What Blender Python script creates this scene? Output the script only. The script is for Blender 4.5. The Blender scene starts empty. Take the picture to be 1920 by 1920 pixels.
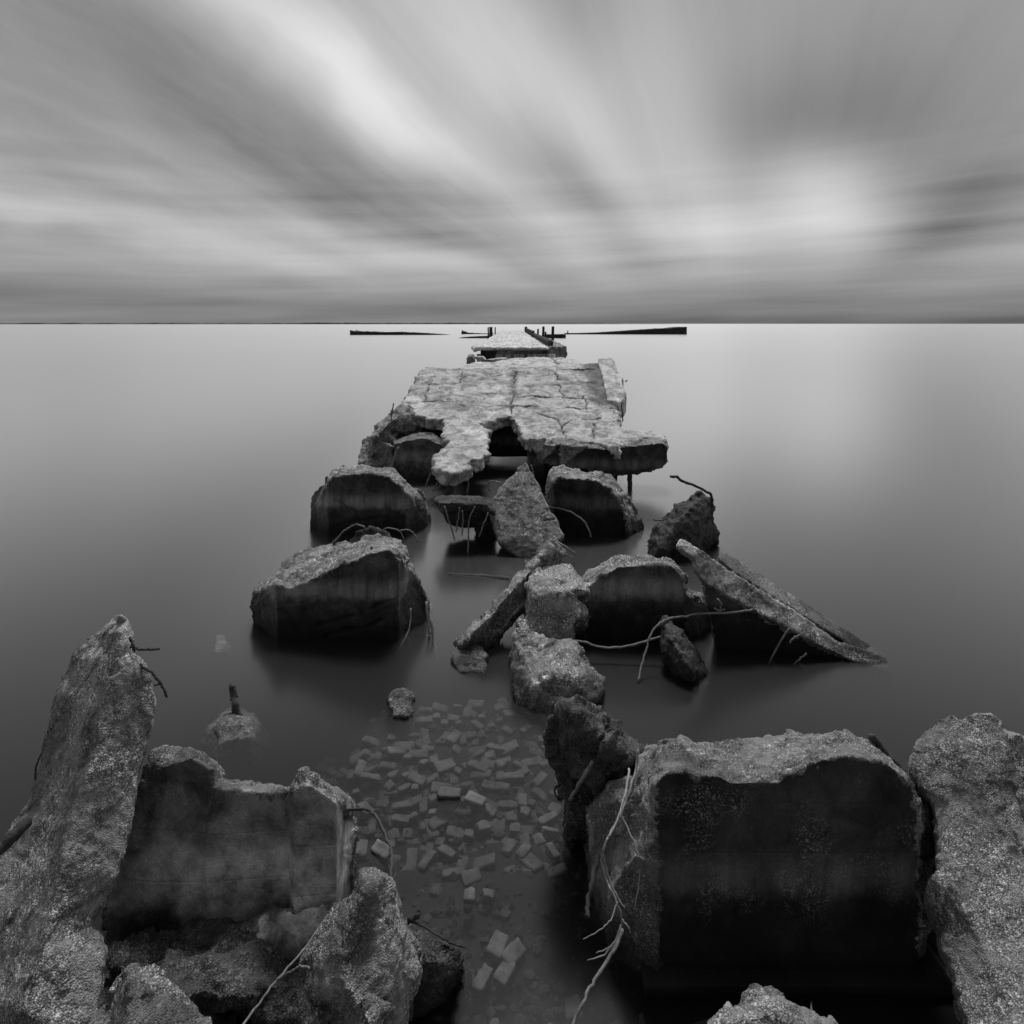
import bpy, bmesh, math, random
import numpy as np
from mathutils import Vector, geometry
from mathutils.bvhtree import BVHTree

random.seed(7)
scene = bpy.context.scene
col = scene.collection
F = 1200.0      # focal length in pixels of the 1920 px photograph
H = 3.0         # eye height over the water (m)
CX, HY = 960.0, 607.0


def P(px, py, Y):
    return Vector(((px - CX) / F * Y, Y, H - (py - HY) / F * Y))


def wY(py, z=0.0):
    """distance at which a level z is seen at picture row py"""
    return F * (H - z) / (py - HY)


def lin(y0, Y0, y1, Y1):
    return lambda x, y: Y0 + (Y1 - Y0) * (y - y0) / (y1 - y0)


# ------------------------------------------------------------------ noise
def _hash(ix, iy, iz, seed):
    h = (ix.astype(np.int64) * 374761393 + iy.astype(np.int64) * 668265263 + iz.astype(np.int64) * 2147483647 + seed * 1274126177) & 0xFFFFFFFF
    h = ((h ^ (h >> 13)) * 1274126177) & 0xFFFFFFFF
    h = ((h ^ (h >> 16)) * 2246822519) & 0xFFFFFFFF
    return (h ^ (h >> 15)) / 4294967295.0


def vnoise(p, seed=0):
    i = np.floor(p)
    f = p - i
    f = f * f * f * (f * (f * 6 - 15) + 10)
    x, y, z = i[:, 0], i[:, 1], i[:, 2]
    r = 0
    for dx in (0, 1):
        wx = f[:, 0] if dx else 1 - f[:, 0]
        for dy in (0, 1):
            wy = f[:, 1] if dy else 1 - f[:, 1]
            for dz in (0, 1):
                wz = f[:, 2] if dz else 1 - f[:, 2]
                r = r + wx * wy * wz * _hash(x + dx, y + dy, z + dz, seed)
    return r * 2 - 1


def fbm(p, octv=4, seed=0, gain=0.5):
    r, a, s = 0, 1.0, 0
    for o in range(octv):
        r = r + a * vnoise(p * (2.03 ** o) + 17.3 * o, seed + o)
        s += a
        a *= gain
    return r / s


def ridge(p, octv=3, seed=0):
    r, a, s = 0, 1.0, 0
    for o in range(octv):
        r = r + a * (1 - 2 * np.abs(vnoise(p * (2.1 ** o) + 9.1 * o, seed + o)))
        s += a
        a *= 0.5
    return r / s


def worley(p, seed=0):
    i = np.floor(p)
    best = np.full(len(p), 9.0)
    bid = np.zeros(len(p))
    for dx in (-1, 0, 1):
        for dy in (-1, 0, 1):
            for dz in (-1, 0, 1):
                c = i + np.array((dx, dy, dz))
                h = [_hash(c[:, 0], c[:, 1], c[:, 2], seed + k) for k in (1, 2, 3)]
                d = np.sqrt((c[:, 0] + h[0] - p[:, 0]) ** 2 + (c[:, 1] + h[1] - p[:, 1]) ** 2 + (c[:, 2] + h[2] - p[:, 2]) ** 2)
                m = d < best
                best = np.where(m, d, best)
                bid = np.where(m, _hash(c[:, 0], c[:, 1], c[:, 2], seed + 9), bid)
    return best, bid


def facets(p, seed=0):
    """piecewise planar offsets: every cell is tilted its own way, like fractured concrete"""
    i = np.floor(p)
    best = np.full(len(p), 9.0)
    val = np.zeros(len(p))
    for dx in (-1, 0, 1):
        for dy in (-1, 0, 1):
            for dz in (-1, 0, 1):
                c = i + np.array((dx, dy, dz))
                h = [_hash(c[:, 0], c[:, 1], c[:, 2], seed + k) for k in (1, 2, 3, 4, 5, 6)]
                v = p - (c + np.stack(h[:3], 1))
                d = np.linalg.norm(v, axis=1)
                m = d < best
                best = np.where(m, d, best)
                val = np.where(m, v[:, 0] * (h[3] * 2 - 1) + v[:, 1] * (h[4] * 2 - 1) + v[:, 2] * (h[5] * 2 - 1), val)
    return val


# ------------------------------------------------------------------ node helpers
class NT:
    def __init__(self, tree):
        self.t = tree
        self.n = tree.nodes
        self.l = tree.links

    def new(self, kind, **props):
        nd = self.n.new(kind)
        for k, v in props.items():
            setattr(nd, k, v)
        return nd

    def put(self, sock, v):
        if v is None:
            return
        if isinstance(v, bpy.types.NodeSocket):
            self.l.new(v, sock)
        else:
            sock.default_value = v

    def m(self, op, a, b=None, c=None, clamp=False):
        nd = self.new('ShaderNodeMath', operation=op, use_clamp=clamp)
        for i, v in enumerate((a, b, c)):
            self.put(nd.inputs[i], v)
        return nd.outputs[0]

    def vm(self, op, a, b=None, scale=None):
        nd = self.new('ShaderNodeVectorMath', operation=op)
        self.put(nd.inputs[0], a)
        if b is not None:
            self.put(nd.inputs[1], b)
        if scale is not None:
            self.put(nd.inputs['Scale'], scale)
        return nd.outputs['Value'] if op in ('DOT_PRODUCT', 'LENGTH', 'DISTANCE') else nd.outputs['Vector']

    def noise(self, vec, scale, detail=4, rough=0.55, dist=0.0):
        nd = self.new('ShaderNodeTexNoise')
        self.put(nd.inputs['Vector'], vec)
        nd.inputs['Scale'].default_value = scale
        nd.inputs['Detail'].default_value = detail
        nd.inputs['Roughness'].default_value = rough
        nd.inputs['Distortion'].default_value = dist
        return nd.outputs['Fac']

    def vor(self, vec, scale, feature='F1', rnd=1.0):
        nd = self.new('ShaderNodeTexVoronoi', feature=feature)
        self.put(nd.inputs['Vector'], vec)
        nd.inputs['Scale'].default_value = scale
        nd.inputs['Randomness'].default_value = rnd
        return nd

    def rng(self, v, a, b, c, d, smooth=False):
        nd = self.new('ShaderNodeMapRange', interpolation_type='SMOOTHSTEP' if smooth else 'LINEAR')
        self.put(nd.inputs[0], v)
        for i, x in enumerate((a, b, c, d)):
            nd.inputs[1 + i].default_value = x
        return nd.outputs[0]

    def mix(self, f, a, b):
        nd = self.new('ShaderNodeMix', data_type='FLOAT')
        self.put(nd.inputs[0], f)
        self.put(nd.inputs[2], a)
        self.put(nd.inputs[3], b)
        return nd.outputs[0]

    def sep(self, v):
        nd = self.new('ShaderNodeSeparateXYZ')
        self.put(nd.inputs[0], v)
        return nd.outputs

    def comb(self, x, y, z):
        nd = self.new('ShaderNodeCombineXYZ')
        for i, v in enumerate((x, y, z)):
            self.put(nd.inputs[i], v)
        return nd.outputs[0]


def new_mat(name):
    m = bpy.data.materials.new(name)
    m.use_nodes = True
    m.node_tree.nodes.clear()
    return m, NT(m.node_tree)


def principled(t, color, rough, bump=None, bdist=0.01, bstr=1.0, spec=0.3):
    b = t.new('ShaderNodeBsdfPrincipled')
    cc = t.new('ShaderNodeCombineColor')
    for i in range(3):
        t.put(cc.inputs[i], color)
    t.l.new(cc.outputs[0], b.inputs['Base Color'])
    t.put(b.inputs['Roughness'], rough)
    b.inputs['Specular IOR Level'].default_value = spec
    if bump is not None:
        bn = t.new('ShaderNodeBump')
        bn.inputs['Strength'].default_value = bstr
        bn.inputs['Distance'].default_value = bdist
        t.put(bn.inputs['Height'], bump)
        t.l.new(bn.outputs[0], b.inputs['Normal'])
    o = t.new('ShaderNodeOutputMaterial')
    t.l.new(b.outputs[0], o.inputs['Surface'])
    return b


def concrete(name, agg=70.0, raw=1.0, formed=1.0, bump=0.006, tide=True, light_low=0.0, wet=True, flecks=0.7, contrast=1.0):
    """weathered concrete: exposed shell aggregate where broken (attribute raw), dark algae skin where it was cast, with front shade darkened into it"""
    m, t = new_mat(name)
    geo = t.new('ShaderNodeNewGeometry')
    pos = geo.outputs['Position']
    at = t.new('ShaderNodeAttribute', attribute_name='raw')
    rawf = at.outputs['Fac']
    z = t.sep(pos)[2]
    v = t.vor(pos, agg)
    vr = t.sep(v.outputs['Color'])[0]
    v2 = t.vor(pos, agg * 0.43)
    vr2 = t.sep(v2.outputs['Color'])[1]
    big = t.noise(pos, 1.7, 5, 0.6)
    mid = t.noise(pos, 9.0, 5, 0.65)
    fine = t.noise(pos, 120.0, 3, 0.7)
    stain = t.noise(t.vm('MULTIPLY', pos, (4.2, 4.2, 3.0)), 1.0, 6, 0.68, 0.6)
    patch = t.m('MULTIPLY', t.rng(big, 0.3, 0.7, 0.72, 1.25), t.rng(mid, 0.3, 0.7, 0.8, 1.18))
    patch = t.m('MULTIPLY', patch, t.rng(stain, 0.38, 0.56, 0.55, 1.12, True))
    grain = t.rng(fine, 0.25, 0.75, 0.65, 1.35)
    speck = t.m('MULTIPLY_ADD', t.m('POWER', vr, 3.0), 0.33 * contrast, 0.10 + 0.083 * (1 - contrast))
    speck = t.m('ADD', speck, t.m('MULTIPLY', t.m('GREATER_THAN', vr2, 0.93), 0.22 * contrast))
    pit = t.rng(v.outputs['Distance'], 0.35, 0.75, 1.0, 1.0 - 0.55 * contrast)
    speck = t.m('MULTIPLY', speck, pit)
    # mortar still covers part of the aggregate
    cover = t.rng(t.noise(pos, 5.5, 6, 0.7, 0.4), 0.44, 0.58, 0.0, 0.85, True)
    mortar = t.rng(t.noise(pos, 38.0, 5, 0.75), 0.3, 0.7, 0.10, 0.20)
    speck = t.mix(cover, speck, mortar)
    oi = t.new('ShaderNodeObjectInfo')
    rcol = t.m('MULTIPLY', t.m('MULTIPLY', speck, patch), t.m('MULTIPLY', grain, t.rng(oi.outputs['Random'], 0.0, 1.0, 0.85, 1.15)))
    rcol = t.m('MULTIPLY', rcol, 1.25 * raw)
    # cast skin: algae tone, with the shade of front faces in its colour
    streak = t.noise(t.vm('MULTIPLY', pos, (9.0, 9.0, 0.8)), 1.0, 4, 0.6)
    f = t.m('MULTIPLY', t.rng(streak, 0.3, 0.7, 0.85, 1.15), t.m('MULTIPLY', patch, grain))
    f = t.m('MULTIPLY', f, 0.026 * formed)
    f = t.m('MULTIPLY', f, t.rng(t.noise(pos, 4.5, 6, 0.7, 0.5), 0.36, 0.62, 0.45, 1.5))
    board = t.m('ABSOLUTE', t.m('SUBTRACT', t.m('FRACT', t.m('ADD', t.m('MULTIPLY', z, 4.3), t.m('MULTIPLY', big, 0.12))), 0.5))
    seam = t.rng(board, 0.0, 0.035, 1.0, 0.0)
    f = t.m('MULTIPLY', f, t.m('SUBTRACT', 1.0, t.m('MULTIPLY', seam, 0.16)))
    fm = t.rng(t.noise(pos, 3.1, 3, 0.6), 0.5, 0.66, 0.0, 1.0)
    fl = t.m('MULTIPLY', t.m('MULTIPLY', t.m('GREATER_THAN', vr, 0.72), fm), vr2)
    f = t.m('ADD', f, t.m('MULTIPLY', fl, 0.16 * flecks))
    zz = t.m('ADD', z, t.m('MULTIPLY', t.m('SUBTRACT', mid, 0.5), 0.14))
    if tide:
        band = t.m('MULTIPLY', t.rng(zz, 0.33, 0.44, 0.0, 1.0, True), t.rng(zz, 0.47, 0.62, 1.0, 0.0, True))
        f = t.m('ADD', f, t.m('MULTIPLY', t.m('MULTIPLY', band, grain), t.m('MULTIPLY', t.rng(streak, 0.35, 0.65, 0.4, 1.5), 0.06 * formed)))
        f = t.m('MULTIPLY', f, t.rng(zz, 0.22, 0.42, 0.35, 1.0, True))
    if light_low:
        band = t.m('MULTIPLY', t.rng(zz, 0.10, 0.30, 0.0, 1.0, True), t.rng(zz, 0.40, 0.66, 1.0, 0.0, True))
        f = t.m('ADD', f, t.m('MULTIPLY', t.m('MULTIPLY', band, t.m('MULTIPLY', t.rng(big, 0.35, 0.6, 0.4, 1.2), t.rng(mid, 0.35, 0.62, 0.25, 1.3))), t.m('MULTIPLY', grain, light_low)))
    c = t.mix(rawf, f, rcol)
    if wet:
        c = t.m('MULTIPLY', c, t.rng(zz, 0.05, 0.26, 0.28, 1.0, True))
    h = t.m('ADD', t.m('MULTIPLY', t.m('SUBTRACT', 1.0, v.outputs['Distance']), t.mix(rawf, 0.15, 0.8)), t.m('MULTIPLY', fine, 0.35))
    h = t.m('ADD', h, t.m('MULTIPLY', mid, 0.6))
    h = t.m('SUBTRACT', h, t.m('MULTIPLY', t.m('MULTIPLY', seam, t.m('SUBTRACT', 1.0, rawf)), 0.22))
    principled(t, c, t.mix(rawf, 0.75, 0.88), h, bump, 1.0, 0.25)
    return m


def plain(name, base, scale=20.0, var=0.5, rough=0.8, bump=0.004, spec=0.3):
    m, t = new_mat(name)
    geo = t.new('ShaderNodeNewGeometry')
    pos = geo.outputs['Position']
    a = t.noise(pos, scale, 5, 0.65)
    b = t.noise(pos, scale * 0.17, 3, 0.6)
    c = t.m('MULTIPLY', t.rng(a, 0.25, 0.75, 1 - var, 1 + var), t.rng(b, 0.3, 0.7, 1 - 0.6 * var, 1 + 0.6 * var))
    c = t.m('MULTIPLY', c, base)
    principled(t, c, rough, a, bump, 1.0, spec)
    return m


M = {}
M['near'] = concrete('broken_concrete_near', agg=170, raw=1.08, flecks=1.3)
M['left_block'] = concrete('cast_concrete_left', agg=150, raw=0.8, formed=8.0, tide=False, light_low=0.36, flecks=0.8)
M['mid'] = concrete('broken_concrete', agg=110, raw=1.35)
M['sunk'] = concrete('sunken_stone', agg=110, raw=0.55, wet=False, tide=False)
M['stub'] = concrete('tide_marked_concrete', agg=110, raw=1.05, formed=2.1)
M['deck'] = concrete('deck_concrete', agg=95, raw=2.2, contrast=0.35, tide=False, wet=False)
M['far'] = concrete('far_concrete', agg=40, contrast=0.4, raw=3.0, tide=False, wet=False)  # raised base colour also stands in for grazing reflection off the deck
M['dark'] = concrete('dark_wet_concrete', agg=140, raw=0.33)
M['rust'] = plain('rusty_iron', 0.035, 60, 0.6, 0.85)
M['rod'] = plain('pale_corroded_rod', 0.15, 50, 0.5, 0.8)
M['root'] = plain('bleached_root', 0.26, 60, 0.4, 0.85)
M['darkroot'] = plain('dark_root', 0.05, 60, 0.4, 0.85)
M['wood'] = plain('weathered_timber', 0.045, 25, 0.6, 0.85)
M['hull'] = plain('rusted_hull', 0.030, 1.2, 0.6, 0.8)
M['brick'] = plain('worn_brick', 0.105, 14, 0.55, 0.85, 0.003)
M['dark_brick'] = plain('wet_dark_brick', 0.055, 30, 0.5, 0.7, 0.003)
M['pebble'] = plain('pebble', 0.07, 9, 0.7, 0.85, 0.004)
M['mud'] = plain('silt', 0.030, 7, 0.6, 0.9, 0.02)
M['shore'] = plain('shore_scrub', 0.10, 0.01, 0.4, 1.0, 0.0)


# ------------------------------------------------------------------ mesh helpers
def rag(outline, step, amp, seed=1, keep=None):
    """chip an outline: short segments with small random offsets"""
    rr = random.Random(seed)
    out = []
    n = len(outline)
    for i in range(n):
        a, b = outline[i], outline[(i + 1) % n]
        out.append(tuple(a))
        L = math.hypot(b[0] - a[0], b[1] - a[1])
        m = int(L / step)
        if m < 2 or (keep and keep(a)):
            continue
        nx, ny = -(b[1] - a[1]) / L, (b[0] - a[0]) / L
        for k in range(1, m):
            f = (k + rr.uniform(-.25, .25)) / m
            o = rr.uniform(-amp, amp)
            q = [a[0] + (b[0] - a[0]) * f + nx * o, a[1] + (b[1] - a[1]) * f + ny * o]
            if len(a) > 2:
                q.append(a[2] + (b[2] - a[2]) * f)
            out.append(tuple(q))
    return out


def cdt_piece(outline, creases=(), off=(0, 0.3, -0.2), yf=None, formed=(), base=None):
    """relief solid: traced front surface with its own depths, given a real thickness along off"""
    def dep(p):
        return p[2] if len(p) > 2 else yf(p[0], p[1])
    pts = [(p[0], p[1]) for p in outline]
    Y = [dep(p) for p in outline]
    edges = []
    n = len(pts)
    for c in creases:
        s = len(pts)
        for p in c:
            pts.append((p[0], p[1]))
            Y.append(dep(p))
        edges += [(s + i, s + i + 1) for i in range(len(c) - 1)]
    res = geometry.delaunay_2d_cdt([Vector(p) for p in pts], edges, [list(range(n))], 1, 1e-4, True)
    vs, es, fs, ov = res[0], res[1], res[2], res[3]
    front = []
    arr = np.array(pts)
    Ya = np.array(Y)
    for v, o in zip(vs, ov):
        if o:
            yy = Y[o[0]]
        else:
            d = np.hypot(arr[:, 0] - v.x, arr[:, 1] - v.y) + 1e-3
            w = 1 / d ** 3
            yy = float((w * Ya).sum() / w.sum())
        front.append(P(v.x, v.y, yy))
    o = Vector(off)
    verts = front + [p + o for p in front]
    k = len(front)
    faces, tags = [], []
    cnt = {}
    for f in fs:
        cxy = (sum(vs[i].x for i in f) / len(f), sum(vs[i].y for i in f) / len(f))
        if not inside(cxy, pts[:n]):
            continue
        tag = 1.0
        for poly in formed:
            tv = 0.0
            if isinstance(poly, tuple):
                poly, tv = poly
            if inside(cxy, poly):
                tag = tv
        faces.append(list(f))
        tags.append(tag)
        faces.append([i + k for i in reversed(f)])
        tags.append(1.0)
        for a, b in zip(f, list(f[1:]) + [f[0]]):
            cnt.setdefault(frozenset((a, b)), []).append((a, b))
    for e, l in cnt.items():
        if len(l) == 1:
            a, b = l[0]
            faces.append([b, a, a + k, b + k])
            tags.append(1.0)
    return verts, faces, tags


def inside(p, poly):
    x, y = p
    r = False
    j = len(poly) - 1
    for i in range(len(poly)):
        xi, yi = poly[i][0], poly[i][1]
        xj, yj = poly[j][0], poly[j][1]
        if (yi > y) != (yj > y) and x < (xj - xi) * (y - yi) / (yj - yi) + xi:
            r = not r
        j = i
    return r


def hull_piece(points, tag=1.0):
    bm = bmesh.new()
    for p in points:
        bm.verts.new(p)
    r = bmesh.ops.convex_hull(bm, input=bm.verts)
    junk = list({e for e in r['geom_interior'] + r['geom_unused'] if isinstance(e, bmesh.types.BMVert)})
    if junk:
        bmesh.ops.delete(bm, geom=junk, context='VERTS')
    bm.verts.index_update()
    v = [x.co.copy() for x in bm.verts]
    f = [[q.index for q in fc.verts] for fc in bm.faces]
    bm.free()
    return v, f, [tag] * len(f)


def box_piece(x0, x1, y0, y1, z0, z1, tag=0.0):
    return hull_piece([(x, y, z) for x in (x0, x1) for y in (y0, y1) for z in (z0, z1)], tag)


def link(name, mesh, mat=None, parent=None, loc=(0, 0, 0)):
    o = bpy.data.objects.new(name, mesh)
    col.objects.link(o)
    if mat is not None:
        mesh.materials.append(mat)
    if parent is not None:
        o.parent = parent
    else:
        o.location = loc
    return o


def tag(o, label=None, cat=None, group=None, kind=None):
    if label:
        o['label'] = label
    if cat:
        o['category'] = cat
    if group:
        o['group'] = group
    if kind:
        o['kind'] = kind
    return o


def mesh_from(verts, faces, name, smooth=False):
    me = bpy.data.meshes.new(name)
    me.from_pydata([tuple(v) for v in verts], [], faces)
    me.update()
    if smooth:
        me.polygons.foreach_set('use_smooth', np.ones(len(me.polygons), dtype=bool))
    return me


def rough_solid(pieces, voxel, amp, name, seed, agg=75.0, aggamp=0.003, cracks=(), crackw=0.03, crackd=0.05, famp=0.25, retag=None, ledge=0.022, facet=0.16, fscale=5.0, stains=(), sidejag=0.0):
    """fuse pieces, break up the surface, return (verts, mesh) in world coordinates"""
    V, Fc, T = [], [], []
    for v, f, t in pieces:
        k = len(V)
        V += v
        Fc += [[i + k for i in q] for q in f]
        T += t
    me = mesh_from(V, Fc, name + '_base')
    bm = bmesh.new()
    bm.from_mesh(me)
    bmesh.ops.recalc_face_normals(bm, faces=bm.faces)
    bm.to_mesh(me)
    bm.free()
    bvh = BVHTree.FromPolygons([tuple(v) for v in V], Fc)
    tmp = bpy.data.objects.new('tmp', me)
    col.objects.link(tmp)
    md = tmp.modifiers.new('r', 'REMESH')
    md.mode = 'VOXEL'
    md.voxel_size = voxel
    md.use_smooth_shade = True
    dg = bpy.context.evaluated_depsgraph_get()
    ev = tmp.evaluated_get(dg)
    out = bpy.data.meshes.new_from_object(ev, preserve_all_data_layers=False, depsgraph=dg)
    bpy.data.objects.remove(tmp)
    bpy.data.meshes.remove(me)
    n = len(out.vertices)
    co = np.empty(n * 3)
    out.vertices.foreach_get('co', co)
    co = co.reshape(-1, 3)
    no = np.empty(n * 3)
    out.vertices.foreach_get('normal', no)
    no = no.reshape(-1, 3)
    raw = np.empty(n)
    jt = co + 0.016 * np.stack([vnoise(co * 19, 81), vnoise(co * 19, 82), vnoise(co * 19, 83)], 1) + 0.012 * np.stack([vnoise(co * 55, 84), vnoise(co * 55, 85), vnoise(co * 55, 86)], 1)
    for i in range(n):
        r = bvh.find_nearest(jt[i])
        raw[i] = T[r[2]] if r[2] is not None else 1.0
    # blur the mask one ring so that displacement does not tear
    ed = np.empty(len(out.edges) * 2, dtype=np.int32)
    out.edges.foreach_get('vertices', ed)
    ed = ed.reshape(-1, 2)
    w = raw.copy()
    for _ in range(3):
        s = w.copy()
        c = np.ones(n)
        np.add.at(s, ed[:, 0], w[ed[:, 1]])
        np.add.at(s, ed[:, 1], w[ed[:, 0]])
        np.add.at(c, ed[:, 0], 1)
        np.add.at(c, ed[:, 1], 1)
        w = s / c
    if retag is not None:
        raw = retag(co, no, raw)
    big, med, small = amp
    wr = famp + (1 - famp) * w
    p = co.copy()
    q = co + seed * 3.7
    d3 = np.stack([vnoise(q * 5.0, 50 + seed), vnoise(q * 5.0 + 31, 60 + seed), vnoise(q * 5.0 + 77, 70 + seed)], 1)
    p += d3 * (big * 0.5 * wr)[:, None]
    d = big * fbm(q * 2.6, 3, seed) + med * ridge(q * 8.0, 4, seed + 5) * w + med * 0.5 * fbm(q * 6.0, 3, seed + 8) * wr
    d += small * fbm(q * 34.0, 3, seed + 11) * (0.35 + 0.65 * w)
    if facet:
        wq = q + 0.03 * np.stack([vnoise(q * 9, 41), vnoise(q * 9, 42), vnoise(q * 9, 43)], 1)
        d += facet / fscale * facets(wq * fscale, seed + 40) * w
        d += 0.6 * facet / (fscale * 3) * facets(wq * fscale * 3.1, seed + 44) * w
    if ledge:
        nz = fbm(q * 4.2 + 40, 3, seed + 31) * 5.0
        fl = np.floor(nz)
        fr = np.clip((nz - fl - 0.5) / 0.22 + 0.5, 0, 1)
        d += ledge * (fl + fr) / 5.0 * w
        nz = fbm(q * 13.0 + 70, 2, seed + 33) * 4.0
        fl = np.floor(nz)
        fr = np.clip((nz - fl - 0.5) / 0.3 + 0.5, 0, 1)
        d += ledge * 0.35 * (fl + fr) / 4.0 * w
    if aggamp:
        f1, fid = worley(q * agg, seed + 21)
        d += aggamp * (0.75 - f1) * (0.4 + 0.9 * fid) * (0.15 + 0.85 * w)
    if sidejag:
        ws = np.clip(1.15 - np.abs(no[:, 2]) * 1.5, 0, 1)
        d += sidejag * ws * (ridge(q * 5.0, 4, 61) + 0.8 * fbm(q * 13.0, 3, 63) + 1.2 * facets(q * 4.0, 64))
    for line in cracks:
        dist = np.full(n, 9.0)
        jit = 0.05 * np.stack([vnoise(q * 7.0, 90), vnoise(q * 7.0 + 13, 91), np.zeros(n)], 1)
        qq = co + jit
        for a, b in zip(line[:-1], line[1:]):
            a = np.array(a)
            b = np.array(b)
            ab = b - a
            tt = np.clip(((qq - a) @ ab) / (ab @ ab), 0, 1)
            dist = np.minimum(dist, np.linalg.norm(qq - (a + tt[:, None] * ab), axis=1))
        wd = crackw * (0.55 + 0.45 * vnoise(q * 3.0, 95))
        d -= crackd * np.clip(1 - dist / np.maximum(wd, 0.006), 0, 1)
        raw = np.where(dist < wd * 0.7, np.minimum(raw, 0.1), raw)
    for line, width, depth in stains:
        dist = np.full(n, 9.0)
        for a, b in zip(line[:-1], line[1:]):
            a = np.array(a)
            ab = np.array(b) - a
            tt = np.clip(((co - a) @ ab) / (ab @ ab), 0, 1)
            dist = np.minimum(dist, np.linalg.norm(co - (a + tt[:, None] * ab), axis=1))
        k_ = np.clip(1 - dist / width, 0, 1) + 0.55 * fbm(q * 9.0, 4, 97)
        raw = raw * (1 - depth * np.clip(k_ * 1.6, 0, 1) * (dist < width))
    p += no * d[:, None]
    out.vertices.foreach_set('co', p.ravel())
    a = out.attributes.new('raw', 'FLOAT', 'POINT')
    a.data.foreach_set('value', raw.astype(np.float32))
    out.polygons.foreach_set('use_smooth', np.ones(len(out.polygons), dtype=bool))
    out.update()
    out.name = name
    return out, p


def chunk(name, label, cat, pieces, voxel, mat, amp=(0.02, 0.016, 0.006), seed=0, group=None, parent=None, **kw):
    me, p = rough_solid(pieces, voxel, amp, name, seed, **kw)
    if parent is not None:
        loc = np.array(parent['_o'])
    else:
        loc = np.array([p[:, 0].mean(), p[:, 1].mean(), p[:, 2].min()])
    me.transform(__import__('mathutils').Matrix.Translation(Vector(-loc)))
    me.update()
    o = link(name, me, mat, parent, Vector(loc))
    if parent is None:
        o['_o'] = [float(x) for x in loc]
        tag(o, label, cat, group, 'thing')
    elif label:
        o['label'] = label
    return o


def smooth_line(pts, sub=5):
    if len(pts) < 3:
        return [Vector(p) for p in pts]
    out = []
    pts = [Vector(p) for p in pts]
    for i in range(len(pts) - 1):
        p0 = pts[max(i - 1, 0)]
        p1, p2 = pts[i], pts[i + 1]
        p3 = pts[min(i + 2, len(pts) - 1)]
        for k in range(sub):
            t = k / sub
            out.append(0.5 * ((2 * p1) + (p2 - p0) * t + (2 * p0 - 5 * p1 + 4 * p2 - p3) * t * t + (3 * p1 - p0 - 3 * p2 + p3) * t ** 3))
    out.append(pts[-1])
    return out


def tube(pts, r, sides=7, wob=0.12, taper=1.0, smooth=True):
    line = smooth_line(pts) if smooth else [Vector(p) for p in pts]
    V, Fc = [], []
    n = len(line)
    if smooth:
        line = [p + Vector((random.gauss(0, 1), random.gauss(0, 1), random.gauss(0, 1))) * min(r * 0.32, 0.0035) for p in line]
    for i, p in enumerate(line):
        d = (line[min(i + 1, n - 1)] - line[max(i - 1, 0)]).normalized()
        a = d.cross(Vector((0.31, 0.2, 0.93)))
        if a.length < 1e-3:
            a = d.cross(Vector((1, 0, 0)))
        a.normalize()
        b = d.cross(a)
        rr = r * (1 + (taper - 1) * i / max(n - 1, 1))
        for k in range(sides):
            an = 2 * math.pi * k / sides
            q = rr * (1 + random.uniform(-wob, wob)) * (1 + (0.35 * math.sin(i * 2.3) * wob * 2 if r < 0.02 else 0))
            V.append(p + a * (math.cos(an) * q) + b * (math.sin(an) * q))
    for i in range(n - 1):
        for k in range(sides):
            k2 = (k + 1) % sides
            Fc.append([i * sides + k, i * sides + k2, (i + 1) * sides + k2, (i + 1) * sides + k])
    Fc.append(list(range(sides))[::-1])
    Fc.append([(n - 1) * sides + k for k in range(sides)])
    return V, Fc


def rod(parent, pix, r, mat='rust', name='rebar', taper=1.0, yf=None):
    pts = [P(p[0], p[1], p[2] if len(p) > 2 else yf) for p in pix]
    o = Vector(parent['_o'])
    V, Fc = tube([q - o for q in pts], r, taper=taper)
    return link(name, mesh_from(V, Fc, name, True), M[mat], parent)


def strand(name, label, cat, lines, mat, yf=None, group=None):
    """loose roots, wires: lines = [(pix, radius, taper)] in one thing"""
    V, Fc = [], []
    for pix, r, tp in lines:
        v, f = tube([P(p[0], p[1], p[2] if len(p) > 2 else yf) for p in pix], r, taper=tp)
        k = len(V)
        V += v
        Fc += [[i + k for i in q] for q in f]
    loc = Vector((sum(v.x for v in V) / len(V), sum(v.y for v in V) / len(V), min(v.z for v in V)))
    o = link(name, mesh_from([v - loc for v in V], Fc, name, True), M[mat], None, loc)
    o['_o'] = list(loc)
    return tag(o, label, cat, group, 'thing')


# ================================================================== NEAR PIER STUBS
# --- right stub
front_top = [(1232, 1471), (1249, 1452), (1268, 1449), (1292, 1452), (1311, 1454), (1345, 1451), (1359, 1461), (1383, 1468), (1417, 1466), (1460, 1466), (1479, 1456), (1503, 1444), (1541, 1425), (1575, 1420), (1618, 1420), (1656, 1430), (1680, 1447), (1709, 1476), (1719, 1504)]
YF = 2.94
sil = [(1139, 1965, 3.08), (1113, 1960, 3.35), (1112, 1640, 3.35), (1113, 1509, 3.35), (1144, 1471, 3.36), (1190, 1452, 3.38), (1211, 1418, 3.4), (1235, 1392, 3.4), (1249, 1388, 3.4), (1287, 1397, 3.4), (1335, 1400, 3.4), (1383, 1398, 3.4), (1422, 1389, 3.4), (1460, 1384, 3.4), (1479, 1374, 3.4), (1527, 1377, 3.4), (1575, 1379, 3.4), (1618, 1389, 3.38), (1642, 1404, 3.35), (1671, 1432, 3.3), (1704, 1461, 3.25), (1728, 1500, 3.2), (1757, 1538, 3.2), (1762, 1586, 3.2), (1757, 1634, 3.2), (1760, 1960, 3.2), (1719, 1965, YF), (1230, 1965, YF)]
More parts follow.
